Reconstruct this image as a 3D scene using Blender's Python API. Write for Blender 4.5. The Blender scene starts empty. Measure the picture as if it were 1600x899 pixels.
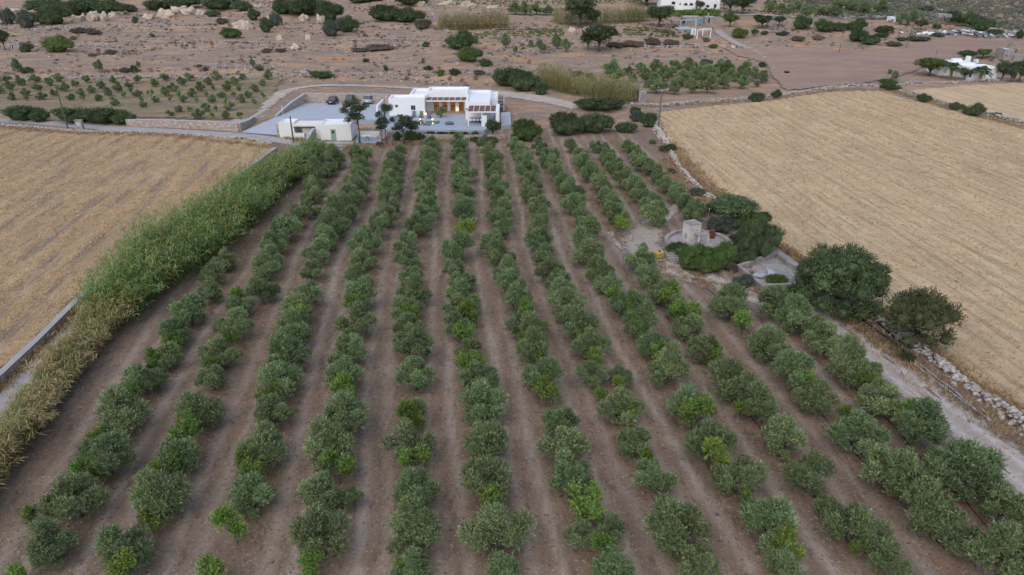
import bpy, bmesh, math, random
import numpy as np
from mathutils import Vector, Matrix, noise as mnoise

# ------------------------------------------------------------------ camera
CAM_H = 30.0; FPX = 1081.0; PITCH = math.radians(26.1)
S = bpy.context.scene
C = S.collection
cam_d = bpy.data.cameras.new('camera'); cam = bpy.data.objects.new('camera', cam_d); C.objects.link(cam)
cam_d.sensor_width = 36; cam_d.lens = FPX / 1600 * 36; cam_d.clip_start = 1; cam_d.clip_end = 6000
cam.location = (0, 0, CAM_H); cam.rotation_euler = (math.pi / 2 - PITCH, 0, 0)
S.camera = cam
# ------------------------------------------------------------------ sky, sun, exposure
SUN_EL = math.radians(52); SUN_AZ = math.radians(205)      # azimuth clockwise from +Y
w = bpy.data.worlds.new('World'); S.world = w; w.use_nodes = True
nt = w.node_tree; bg = nt.nodes['Background']
sky = nt.nodes.new('ShaderNodeTexSky'); sky.sky_type = 'NISHITA'; sky.sun_disc = False
sky.sun_elevation = SUN_EL; sky.sun_rotation = SUN_AZ; sky.air_density = 1.0; sky.dust_density = 1.6; sky.ozone_density = 1.0
nt.links.new(sky.outputs[0], bg.inputs[0]); bg.inputs[1].default_value = 0.15
sd = bpy.data.lights.new('sun', 'SUN'); so = bpy.data.objects.new('sun', sd); C.objects.link(so)
sd.energy = 0.95; sd.angle = math.radians(100); sd.color = (1, 0.95, 0.91)
sv = Vector((math.sin(SUN_AZ) * math.cos(SUN_EL), math.cos(SUN_AZ) * math.cos(SUN_EL), math.sin(SUN_EL)))
so.rotation_euler = sv.to_track_quat('Z', 'Y').to_euler(); so.location = sv * 200
S.view_settings.view_transform = 'Standard'; S.view_settings.look = 'None'
S.view_settings.exposure = 0.48; S.view_settings.gamma = 1; S.view_settings.use_curve_mapping = False

R = random.Random(7); N = np.random.default_rng(7)
PI = math.pi
# ------------------------------------------------------------------ terrain
def sst(a, b, x):
    t = np.clip((x - a) / (b - a), 0, 1); return t * t * (3 - 2 * t)
def ramp(x, a, k):                       # soft hinge
    return k * np.log1p(np.exp(np.clip((x - a) / k, -40, 40)))
def stepy(x, i): return (186, 231, 267)[i] + 2.2 * np.sin(x / (17 + 5 * i) + i * 2) + 1.2 * np.sin(x / 7.3 + i)
def hgt(x, y):
    x = np.asarray(x, float); y = np.asarray(y, float)
    z = 0.02 * ramp(y, 178, 5) + 0.04 * ramp(y, 256, 8) + 0.22 * ramp(y, 420, 20)
    s = sst(25, -15, x)
    for i in range(3):
        ys = stepy(x, i); z = z + s * 0.85 * sst(ys - 0.9, ys + 0.9, y)
    z = z + (1 - s) * 2.55 * sst(182, 275, y)
    k = sst(165, 200, y)
    z = z + k * (0.25 * np.sin(x / 9.1 + y / 13) + 0.15 * np.sin(x / 4.3 - y / 6.1 + 1))
    z = z + sst(262, 300, y) * 0.7 * np.sin(x / 14 + 1.3) * np.sin(y / 11)
    return z
cp, sp = math.cos(PITCH), math.sin(PITCH)
def ray(u, v):
    a = (u - 800) / FPX; b = (v - 449.5) / FPX
    d = (a, cp - b * sp, -sp - b * cp)
    return d[0] / d[1], d[2] / d[1]
def YP(u, v, Y):
    dx, dz = ray(u, v); return Vector((dx * Y, Y, CAM_H + dz * Y))
_ys = np.linspace(12, 900, 8000)
def P(u, v, z=None):
    dx, dz = ray(u, v)
    if z is not None:
        Y = (z - CAM_H) / dz; return Vector((dx * Y, Y, z))
    g = CAM_H + dz * _ys - hgt(dx * _ys, _ys)
    k = int(np.argmax(g < 0)) if (g < 0).any() else len(_ys) - 1
    y0, y1 = _ys[max(k - 1, 0)], _ys[k]
    g0, g1 = g[max(k - 1, 0)], g[k]
    Y = y0 + (y1 - y0) * (g0 / (g0 - g1)) if g0 != g1 else y1
    return Vector((dx * Y, Y, float(hgt(dx * Y, Y))))
def px(p): return FPX / (p[1] * cp + (CAM_H - p[2]) * sp)       # photo pixels per metre there
def dep(v): return PITCH + math.atan((v - 449.5) / FPX)

# ------------------------------------------------------------------ object helpers
_labels = set()
def tag(o, label=None, cat=None, group=None, kind=None):
    if label:
        if label in _labels and not group: print('DUP LABEL', label)
        _labels.add(label); o['label'] = label
    if cat: o['category'] = cat
    if group: o['group'] = group
    if kind: o['kind'] = kind
    return o
def thing(name, label, cat, loc, group=None, rz=0, sc=1):
    o = bpy.data.objects.new(name, None); C.objects.link(o); o.empty_display_size = 0.3
    o.location = loc; o.rotation_euler = (0, 0, rz); o.scale = (sc, sc, sc) if not hasattr(sc, '__len__') else sc
    return tag(o, label, cat, group)
def inst(mesh, name, parent=None, loc=(0, 0, 0), rot=(0, 0, 0), sc=(1, 1, 1), mat=None):
    o = bpy.data.objects.new(name, mesh); C.objects.link(o); o.parent = parent
    o.location = loc; o.rotation_euler = rot; o.scale = sc
    if mat:
        o.material_slots[0].link = 'OBJECT'; o.material_slots[0].material = mat
    return o
def npmesh(name, V, F, mat, col=None, smooth=False):
    V = np.asarray(V, np.float32); F = np.asarray(F, np.int32); k = F.shape[1]
    me = bpy.data.meshes.new(name)
    me.vertices.add(len(V)); me.vertices.foreach_set('co', V.ravel())
    me.loops.add(F.size); me.loops.foreach_set('vertex_index', F.ravel())
    me.polygons.add(len(F)); me.polygons.foreach_set('loop_start', np.arange(0, F.size, k, dtype=np.int32))
    if smooth: me.polygons.foreach_set('use_smooth', np.ones(len(F), bool))
    me.update(calc_edges=True)
    if col is not None:
        a = me.color_attributes.new('col', 'FLOAT_COLOR', 'POINT')
        c = np.ones((len(V), 4), np.float32); c[:, :3] = col; a.data.foreach_set('color', c.ravel())
    me.materials.append(mat); return me
class MB:
    def __init__(s): s.v = []; s.f = []
    def add(s, V, F):
        b = len(s.v); s.v += [tuple(p) for p in V]; s.f += [tuple(i + b for i in q) for q in F]; return s
    def box(s, x0, x1, y0, y1, z0, z1):
        return s.add([(x0, y0, z0), (x1, y0, z0), (x1, y1, z0), (x0, y1, z0), (x0, y0, z1), (x1, y0, z1), (x1, y1, z1), (x0, y1, z1)],
                     [(3, 2, 1, 0), (4, 5, 6, 7), (0, 1, 5, 4), (1, 2, 6, 5), (2, 3, 7, 6), (3, 0, 4, 7)])
    def tube(s, pts, rs, n=7, cap=True):
        pts = [Vector(p) for p in pts]; V = []; F = []
        for i, p in enumerate(pts):
            t = (pts[min(i + 1, len(pts) - 1)] - pts[max(i - 1, 0)]).normalized()
            a = t.orthogonal().normalized() if i == 0 else (a - t * a.dot(t)).normalized()
            b = t.cross(a)
            for k in range(n):
                q = 2 * PI * k / n; V.append(p + (a * math.cos(q) + b * math.sin(q)) * rs[i])
        for i in range(len(pts) - 1):
            for k in range(n): F.append((i * n + k, i * n + (k + 1) % n, (i + 1) * n + (k + 1) % n, (i + 1) * n + k))
        if cap: F.append(tuple(range(n - 1, -1, -1))); F.append(tuple((len(pts) - 1) * n + k for k in range(n)))
        return s.add(V, F)
    def prism(s, poly, z0, z1):          # poly xy ccw
        n = len(poly)
        return s.add([(p[0], p[1], z0) for p in poly] + [(p[0], p[1], z1) for p in poly],
                     [tuple(range(n - 1, -1, -1)), tuple(range(n, 2 * n))] + [(i, (i + 1) % n, n + (i + 1) % n, n + i) for i in range(n)])
    def mesh(s, name, mat, off=(0, 0, 0), smooth=False):
        me = bpy.data.meshes.new(name)
        me.from_pydata([(p[0] - off[0], p[1] - off[1], p[2] - off[2]) for p in s.v], [], s.f); me.update()
        if smooth: me.polygons.foreach_set('use_smooth', np.ones(len(me.polygons), bool))
        me.materials.append(mat); return me
    def build(s, name, mat, parent=None, smooth=False, local=False):
        off = (0, 0, 0)
        if parent is not None and not local:
            q = parent
            off = Vector((0, 0, 0))
            while q: off = off + q.location; q = q.parent
        o = bpy.data.objects.new(name, s.mesh(name, mat, off, smooth)); C.objects.link(o); o.parent = parent
        return o
def ordn(n):
    return f"{n}{'th' if 10 <= n % 100 <= 20 else {1: 'st', 2: 'nd', 3: 'rd'}.get(n % 10, 'th')}"

# ------------------------------------------------------------------ materials
def newmat(name):
    m = bpy.data.materials.new(name); m.use_nodes = True
    return m, m.node_tree, m.node_tree.nodes['Principled BSDF']
def nd(t, ty, **k):
    n = t.nodes.new(ty)
    for a, b in k.items(): setattr(n, a, b)
    return n
def mixc(t, fac, a, b, mode='MIX'):
    n = nd(t, 'ShaderNodeMix', data_type='RGBA', blend_type=mode)
    for i, s in ((0, fac), (6, a), (7, b)):
        if hasattr(s, 'is_linked'): t.links.new(s, n.inputs[i])
        else: n.inputs[i].default_value = s if i == 0 else (*s, 1)
    return n.outputs[2]
def noise(t, vec, scale, detail=4, rough=0.6, dist=0.0):
    n = nd(t, 'ShaderNodeTexNoise'); n.inputs['Scale'].default_value = scale; n.inputs['Detail'].default_value = detail
    n.inputs['Roughness'].default_value = rough; n.inputs['Distortion'].default_value = dist
    t.links.new(vec, n.inputs['Vector']); return n.outputs['Fac']
def rng(t, s, a, b, c=0.0, d=1.0):
    n = nd(t, 'ShaderNodeMapRange'); t.links.new(s, n.inputs[0])
    for i, q in enumerate((a, b, c, d)): n.inputs[i + 1].default_value = q
    return n.outputs[0]
def wpos(t, sc=(1, 1, 1), rz=0):
    g = nd(t, 'ShaderNodeNewGeometry'); m = nd(t, 'ShaderNodeMapping')
    m.vector_type = 'TEXTURE'; m.inputs['Scale'].default_value = tuple(1 / q for q in sc); m.inputs['Rotation'].default_value = (0, 0, rz)
    t.links.new(g.outputs['Position'], m.inputs[0]); return m.outputs[0]
def bump(t, b, h, dist, strength=1.0):
    n = nd(t, 'ShaderNodeBump'); n.inputs['Distance'].default_value = dist; n.inputs['Strength'].default_value = strength
    t.links.new(h, n.inputs['Height']); t.links.new(n.outputs[0], b.inputs['Normal'])
def mul(t, a, b):
    n = nd(t, 'ShaderNodeMath', operation='MULTIPLY')
    for i, s in ((0, a), (1, b)):
        if hasattr(s, 'is_linked'): t.links.new(s, n.inputs[i])
        else: n.inputs[i].default_value = s
    return n.outputs[0]
def ground_mat(name, cs, scales, bumpd=0.05, sc=(1, 1, 1), rz=0, rough=0.95, speck=None, attrs=(), streak=None):
    """cs[0] base, then each cs[i] mixed in by noise scales[i-1] = (scale, lo, hi)"""
    m, t, b = newmat(name); v = wpos(t, sc, rz); col = None; h = None
    for i, (s, lo, hi) in enumerate(scales):
        f = noise(t, v, s, 5, 0.65, 0.3)
        col = mixc(t, rng(t, f, lo, hi), cs[0] if col is None else col, cs[i + 1]); h = f
    for an, c, lo, hi, ns in attrs:
        a = nd(t, 'ShaderNodeAttribute'); a.attribute_name = an
        f = mul(t, a.outputs['Fac'], rng(t, noise(t, wpos(t), ns, 5, 0.7), lo, hi)); col = mixc(t, f, col, c)
    v1 = wpos(t)
    if streak:
        vs = wpos(t, (streak[1], streak[2], 1), streak[0])
        f = noise(t, vs, 1, 4, 0.6); col = mixc(t, rng(t, f, .50, .64, 0, streak[5]), col, streak[3])
        vs2 = wpos(t, (streak[1] * 1.3, streak[2] * 1.7, 1), streak[0])
        f = noise(t, vs2, 1, 4, 0.6); col = mixc(t, rng(t, f, .54, .68, 0, streak[5]), col, streak[4])
    if speck:
        f = noise(t, v1, speck[1], 3, 0.8); col = mixc(t, rng(t, f, speck[2], speck[3]), col, speck[0])
        if len(speck) > 4:
            f2 = noise(t, v1, speck[1] * 0.71, 3, 0.8); col = mixc(t, rng(t, f2, speck[2], speck[3]), col, speck[4])
    t.links.new(col, b.inputs['Base Color']); b.inputs['Roughness'].default_value = rough; b.inputs['Specular IOR Level'].default_value = 0.1
    bump(t, b, noise(t, v1, 5, 6, 0.75), bumpd)
    return m
def leaf_mat(name, c, rough=0.55, trans=0.25, var=0.25, hue=0.03):
    m, t, b = newmat(name)
    a = nd(t, 'ShaderNodeAttribute'); a.attribute_name = 'col'
    oi = nd(t, 'ShaderNodeObjectInfo')
    col = mixc(t, 1.0, c, a.outputs['Color'], 'MULTIPLY')
    hs = nd(t, 'ShaderNodeHueSaturation'); t.links.new(col, hs.inputs['Color'])
    t.links.new(rng(t, oi.outputs['Random'], 0, 1, 0.5 - hue, 0.5 + hue), hs.inputs['Hue'])
    n2 = nd(t, 'ShaderNodeMath', operation='FRACT'); t.links.new(mul(t, oi.outputs['Random'], 17.3), n2.inputs[0])
    t.links.new(rng(t, n2.outputs[0], 0, 1, 1 - var, 1 + var), hs.inputs['Value'])
    t.links.new(hs.outputs[0], b.inputs['Base Color']); b.inputs['Roughness'].default_value = rough
    b.inputs['Specular IOR Level'].default_value = 0.25
    tr = nd(t, 'ShaderNodeBsdfTranslucent'); t.links.new(hs.outputs[0], tr.inputs[0])
    mx = nd(t, 'ShaderNodeMixShader'); mx.inputs[0].default_value = trans
    t.links.new(b.outputs[0], mx.inputs[1]); t.links.new(tr.outputs[0], mx.inputs[2])
    t.links.new(mx.outputs[0], t.nodes['Material Output'].inputs[0]); return m
def plain(name, c, rough=0.7, var=0.15, scale=2.0, bumpd=0.0, metal=0.0, c2=None, spec=0.3):
    m, t, b = newmat(name); v = wpos(t)
    f = noise(t, v, scale, 5, 0.65)
    c2 = c2 or tuple(x * (1 - var * 2) for x in c)
    t.links.new(mixc(t, rng(t, f, 0.35, 0.75), c, c2), b.inputs['Base Color'])
    b.inputs['Roughness'].default_value = rough; b.inputs['Metallic'].default_value = metal; b.inputs['Specular IOR Level'].default_value = spec
    if bumpd: bump(t, b, noise(t, v, scale * 4, 4, 0.7), bumpd)
    return m
def stone_mat(name, cs, scale=2.2, bumpd=0.08, mortar=(0.33, 0.29, 0.25)):
    """masonry seen from too far to pick its stones apart"""
    m, t, b = newmat(name); v = wpos(t, (1, 1, 1.6))
    vo = nd(t, 'ShaderNodeTexVoronoi'); vo.inputs['Scale'].default_value = scale; t.links.new(v, vo.inputs['Vector'])
    ve = nd(t, 'ShaderNodeTexVoronoi', feature='DISTANCE_TO_EDGE'); ve.inputs['Scale'].default_value = scale; t.links.new(v, ve.inputs['Vector'])
    sx = nd(t, 'ShaderNodeSeparateColor'); t.links.new(vo.outputs['Color'], sx.inputs[0])
    col = mixc(t, sx.outputs[0], cs[0], cs[1]); col = mixc(t, rng(t, sx.outputs[1], 0.6, 0.9), col, cs[2])
    e = rng(t, ve.outputs['Distance'], 0.02, 0.09)
    col = mixc(t, e, mortar, col)
    t.links.new(col, b.inputs['Base Color']); b.inputs['Roughness'].default_value = 0.9
    bump(t, b, e, bumpd); return m
def emit(name, c, s):
    m, t, b = newmat(name); b.inputs['Emission Color'].default_value = (*c, 1); b.inputs['Emission Strength'].default_value = s
    b.inputs['Base Color'].default_value = (*c, 1); return m

M = {}
M['olive'] = leaf_mat('olive_leaf', (0.225, 0.282, 0.128), 0.5, 0.26, 0.16, 0.018)
M['sapling'] = leaf_mat('fresh_leaf', (0.19, 0.275, 0.06), 0.5, 0.3, 0.25, 0.014)
M['lentisk'] = leaf_mat('lentisk_leaf', (0.072, 0.102, 0.042), 0.55, 0.12, 0.2, 0.02)
M['brightbush'] = leaf_mat('bright_bush_leaf', (0.10, 0.148, 0.04), 0.55, 0.2, 0.2, 0.02)
M['greybush'] = leaf_mat('grey_bush_leaf', (0.10, 0.115, 0.085), 0.6, 0.12, 0.2, 0.02)
M['drybush'] = leaf_mat('dry_bush_twig', (0.16, 0.125, 0.095), 0.8, 0.1, 0.25, 0.03)
M['carob'] = leaf_mat('carob_leaf', (0.105, 0.142, 0.058), 0.45, 0.15, 0.1, 0.01)
M['juniper'] = leaf_mat('juniper_leaf', (0.085, 0.092, 0.038), 0.65, 0.1, 0.1, 0.01)
M['pine'] = leaf_mat('pine_needle', (0.068, 0.09, 0.045), 0.6, 0.1, 0.15, 0.015)
M['reed'] = leaf_mat('reed_leaf', (0.21, 0.28, 0.088), 0.5, 0.3, 0.0, 0.0)
M['straw'] = leaf_mat('straw', (0.52, 0.37, 0.215), 0.8, 0.25, 0.0, 0.0)
M['scrub'] = leaf_mat('scrub_twig', (0.17, 0.135, 0.11), 0.85, 0.1, 0.0, 0.0)
M['weed'] = leaf_mat('weed_leaf', (0.13, 0.17, 0.05), 0.7, 0.2, 0.0, 0.0)
M['palm'] = leaf_mat('palm_frond', (0.08, 0.115, 0.05), 0.5, 0.15, 0.1, 0.01)
M['bark'] = plain('olive_bark', (0.16, 0.14, 0.125), 0.9, 0.25, 9, 0.02)
M['white'] = plain('white_render', (0.80, 0.785, 0.76), 0.85, 0.025, 1.2, 0.004)
M['cream'] = plain('cream_render', (0.74, 0.715, 0.65), 0.85, 0.03, 1.0, 0.004)
M['roofwhite'] = plain('white_roof_paint', (0.80, 0.81, 0.82), 0.6, 0.03, 0.8)
M['concrete'] = plain('concrete', (0.40, 0.425, 0.465), 0.85, 0.06, 0.7, 0.004)  # bluish tint: cool skylight on the parking court put into the base colour
M['oldconcrete'] = plain('old_concrete', (0.36, 0.325, 0.29), 0.9, 0.28, 1.3, 0.02)
M['oldcream'] = plain('weathered_render', (0.60, 0.56, 0.49), 0.9, 0.16, 1.1, 0.01)
M['slab'] = plain('grey_paving', (0.355, 0.39, 0.445), 0.7, 0.06, 0.5)  # terrace paving, with the blue of the skylight put into its colour
M['lane'] = plain('lane_concrete', (0.38, 0.355, 0.34), 0.9, 0.12, 0.6, 0.02)
M['masonry'] = stone_mat('villa_masonry', ((0.45, 0.30, 0.21), (0.52, 0.42, 0.34), (0.60, 0.55, 0.50)), 2.6)
M['stone'] = plain('wall_stone', (0.42, 0.38, 0.345), 0.95, 0.3, 1.3, 0.03, c2=(0.26, 0.23, 0.21))
M['palestone'] = plain('pale_limestone', (0.50, 0.45, 0.40), 0.95, 0.2, 0.8, 0.05, c2=(0.42, 0.34, 0.27))
M['rock'] = plain('limestone_rock', (0.56, 0.49, 0.40), 0.95, 0.2, 0.35, 0.25, c2=(0.42, 0.28, 0.17))
M['wood'] = plain('grey_wood', (0.17, 0.14, 0.12), 0.85, 0.2, 6)
M['wood2'] = plain('brown_wood', (0.13, 0.10, 0.085), 0.85, 0.2, 6)
M['cane'] = plain('pergola_cane', (0.19, 0.10, 0.075), 0.8, 0.2, 8)
M['green'] = plain('sage_paint', (0.26, 0.36, 0.27), 0.6, 0.05, 3)
M['dark'] = plain('dark_opening', (0.03, 0.03, 0.032), 0.6, 0.1, 3)
M['glass'] = plain('window_glass', (0.04, 0.045, 0.05), 0.08, 0.1, 1, spec=0.6)
M['pool'] = plain('pool_water', (0.03, 0.24, 0.25), 0.05, 0.1, 2, spec=0.6)
M['black'] = plain('black_plastic', (0.02, 0.02, 0.022), 0.5, 0.1, 5)
M['rust'] = plain('rust', (0.20, 0.06, 0.035), 0.9, 0.3, 6, 0.01)
M['yellow'] = plain('yellow_plastic', (0.52, 0.37, 0.08), 0.5, 0.12, 4)
M['grey'] = plain('grey_fabric', (0.13, 0.15, 0.18), 0.9, 0.05, 5)
M['orange'] = plain('orange_fabric', (0.42, 0.14, 0.06), 0.9, 0.05, 5)
M['blue'] = plain('blue_paint', (0.10, 0.28, 0.45), 0.6, 0.05, 3)
M['paleblue'] = plain('pale_blue_paint', (0.42, 0.52, 0.58), 0.6, 0.05, 3)
M['warm'] = plain('warm_interior', (0.62, 0.42, 0.26), 0.8, 0.1, 2)
M['bulb'] = emit('lamp_bulb', (1.0, 0.66, 0.34), 7)
M['red'] = plain('red_lens', (0.30, 0.02, 0.02), 0.3, 0.05, 5)
M['plate'] = plain('number_plate', (0.7, 0.7, 0.68), 0.5, 0.02, 5)

# ------------------------------------------------------------------ vegetation meshes
def unit(a): return a / np.maximum(np.linalg.norm(a, axis=-1, keepdims=True), 1e-9)
def leaves(pos, d, L, W, rg):
    n = len(pos); side = unit(np.cross(d, unit(rg.normal(size=(n, 3)))))
    L = np.broadcast_to(L, n)[:, None]; W = np.broadcast_to(W, n)[:, None]
    m = pos + d * L * 0.5
    V = np.stack([pos, m + side * W * 0.5, pos + d * L, m - side * W * 0.5], 1).reshape(-1, 3)
    F = np.arange(4 * n).reshape(n, 4); return V, F
_ico = {}
def ico(sub):
    if sub not in _ico:
        b = bmesh.new(); bmesh.ops.create_icosphere(b, subdivisions=sub, radius=1)
        _ico[sub] = (np.array([v.co for v in b.verts]), np.array([[v.index for v in f.verts] for f in b.faces])); b.free()
    return _ico[sub]
def crown(rg, puffs, n_shoot, k, L, W, up=0.5, slen=0.5, inner=0.35, spread=0.8, core=0.0, cv=0.22, zmin=-0.75):
    """foliage: shoots of k leaves growing out of the puffs (x,y,z,rx,ry,rz); returns V,F(quads),col"""
    pf = np.array(puffs, float); wt = (pf[:, 3] * pf[:, 5]); wt = wt / wt.sum()
    pi = rg.choice(len(pf), n_shoot, p=wt); d = unit(rg.normal(size=(n_shoot, 3)))
    bad = d[:, 2] < zmin; d[bad, 2] *= -1
    r = pf[pi, 3:6]; rad = inner + (1 - inner) * rg.random((n_shoot, 1)) ** 0.6
    p0 = pf[pi, :3] + d * r * rad * (1 - 0.4 * slen)
    sdv = unit(d + np.array([0, 0, up]) + rg.normal(size=d.shape) * 0.3)
    sl = slen * r.mean(1) * rg.uniform(0.6, 1.3, n_shoot)
    tt = (np.arange(k) + 0.5) / k
    pos = p0[:, None, :] + sdv[:, None, :] * (sl[:, None] * tt[None, :])[..., None]
    ld = unit(sdv[:, None, :] + rg.normal(size=(n_shoot, k, 3)) * spread)
    sc = (1 + rg.normal(size=(n_shoot, 1)) * cv) * (1 + rg.normal(size=len(pf)) * cv * .45)[pi][:, None]; hue = rg.normal(size=(n_shoot, 1)) * 0.07
    c = np.concatenate([sc * (1 + hue), sc, sc * (1 - hue * 1.6)], 1)
    c = np.repeat(c, k, 0) * (1 + rg.normal(size=(n_shoot * k, 1)) * cv * 0.6)
    c = np.clip(c, 0.35, 2.2)
    ls = L * rg.uniform(0.7, 1.25, n_shoot * k)
    V, F = leaves(pos.reshape(-1, 3), ld.reshape(-1, 3), ls, W, rg); col = np.repeat(c, 4, 0)
    if core > 0:
        iv, fi = ico(2); cvs = []; cfs = []; b = len(V)
        for p in pf:
            nv = iv * (1 + 0.12 * np.sin(iv[:, [0]] * 5 + p[0] * 9) + rg.normal(size=(len(iv), 1)) * 0.05)
            q = p[:3] + nv * p[3:6] * core
            q[:, 2] = np.maximum(q[:, 2], 0.0)
            cvs.append(q); cfs.append(np.concatenate([fi, fi[:, [2]]], 1)[:, :3] + b); b += len(iv)
        # core triangles as quads are not possible, return them apart
        return V, F, col, np.concatenate(cvs), np.concatenate(cfs)
    return V, F, col, None, None
def crown_mesh(name, mat, rg, puffs, **k):
    V, F, col, cv_, cf = crown(rg, puffs, **k)
    if cv_ is None: return npmesh(name, V, F, mat, col)
    # quads to triangles so that core and leaves share one mesh
    T = np.concatenate([F[:, [0, 1, 2]], F[:, [0, 2, 3]]]); 
    V2 = np.concatenate([V, cv_]); T2 = np.concatenate([T, cf])
    c2 = np.concatenate([col, np.ones((len(cv_), 3)) * 0.85])
    return npmesh(name, V2, T2, mat, c2)
def olive_variant(i):
    rg = np.random.default_rng(100 + i); rr = random.Random(100 + i)
    n = rr.randint(6, 9); puffs = []; a0 = rr.random() * 6.28; ecc = rr.uniform(.8, 1.2)
    for k in range(n):
        if k < n - 2: a = a0 + k * 2 * PI / (n - 2) + rr.uniform(-.4, .4); rad = rr.uniform(0.78, 1.2); z = rr.uniform(0.95, 1.8)
        else: a = rr.random() * 6.28; rad = rr.uniform(0.15, 0.6); z = rr.uniform(1.95, 2.45)
        r = rr.uniform(0.36, 0.60)
        puffs.append((rad * ecc * math.cos(a), rad / ecc * math.sin(a), z, r, r, r * rr.uniform(1.0, 1.35)))
    for k in range(3):
        a = rr.random() * 6.28; puffs.append((.9 * math.cos(a), .9 * math.sin(a), rr.uniform(.55, .8), .3, .3, .3))
    puffs.append((0, 0, 1.25, 0.55, 0.55, 0.5))
    cm = crown_mesh('crown', M['olive'], rg, puffs, n_shoot=1700, k=9, L=0.14, W=0.05, up=0.95, slen=0.68, inner=0.5, spread=0.55, core=0.44, cv=0.26)
    m = MB(); lean = Vector((rr.uniform(-.15, .15), rr.uniform(-.15, .15), 0))
    m.tube([(0, 0, -0.15), lean * .3 + Vector((0, 0, .3)), lean + Vector((0, 0, .75))], [0.17, 0.12, 0.10])
    for p in puffs[:-1]:
        e = Vector(p[:3]); s = lean + Vector((0, 0, .68)); mid = s.lerp(e, .5) + Vector((0, 0, -.08))
        m.tube([s, mid, e + Vector((0, 0, .25))], [0.075, 0.05, 0.015], 5)
    return cm, m.mesh('trunk', M['bark'], smooth=True)
OLV = [olive_variant(i) for i in range(12)]
def sapling_variant(i):
    rg = np.random.default_rng(300 + i); rr = random.Random(300 + i); puffs = []
    for k in range(rr.randint(5, 7)):
        a = rr.random() * 6.28; rad = rr.uniform(0.1, 0.5)
        puffs.append((rad * math.cos(a), rad * math.sin(a), rr.uniform(0.5, 1.25), 0.28, 0.28, 0.5))
    cm = crown_mesh('crown', M['sapling'], rg, puffs, n_shoot=260, k=11, L=0.10, W=0.05, up=1.3, slen=0.9, inner=0.2, spread=0.75, cv=0.22)
    m = MB(); m.tube([(0, 0, -.1), (0, 0, .35)], [0.045, 0.035], 5)
    for p in puffs: m.tube([(0, 0, .3), (p[0] * .6, p[1] * .6, p[2] * .7), (p[0], p[1], p[2] + .3)], [0.03, 0.02, 0.006], 4)
    return cm, m.mesh('stem', M['bark'])
SAP = [sapling_variant(i) for i in range(6)]
def shrub_variant(i, fine=False):
    rg = np.random.default_rng(500 + i); rr = random.Random(500 + i); puffs = [(rr.uniform(-.1, .1), rr.uniform(-.1, .1), 0.3, 0.7, 0.7, 0.42)]
    nl = 17; tilt = rr.uniform(0, 6.28)
    for k in range(nl):
        a = k * 2.4 + rr.uniform(-.5, .5); rad = math.sqrt((k + .5) / nl) * rr.uniform(.68, .86)
        r = rr.uniform(0.15, 0.33); dome = math.sqrt(max(0.03, 1 - rad * rad)) * (1 + .22 * math.cos(a - tilt))
        puffs.append((rad * math.cos(a), rad * math.sin(a), max(0.1, 0.72 * dome - r * 0.4 + rr.uniform(-.14, .1)), r, r, r * 0.85))
    kw = dict(n_shoot=3200, k=6, L=0.036, W=0.021) if fine else dict(n_shoot=1500, k=6, L=0.055, W=0.032)
    return crown_mesh('shrub', M['lentisk'], rg, puffs, up=0.6, slen=0.62, inner=0.62, spread=0.85, core=0.78, cv=0.3, zmin=-0.2, **kw)
SHR = [shrub_variant(i) for i in range(8)]; SHF = [shrub_variant(20 + i, True) for i in range(4)]
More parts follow.
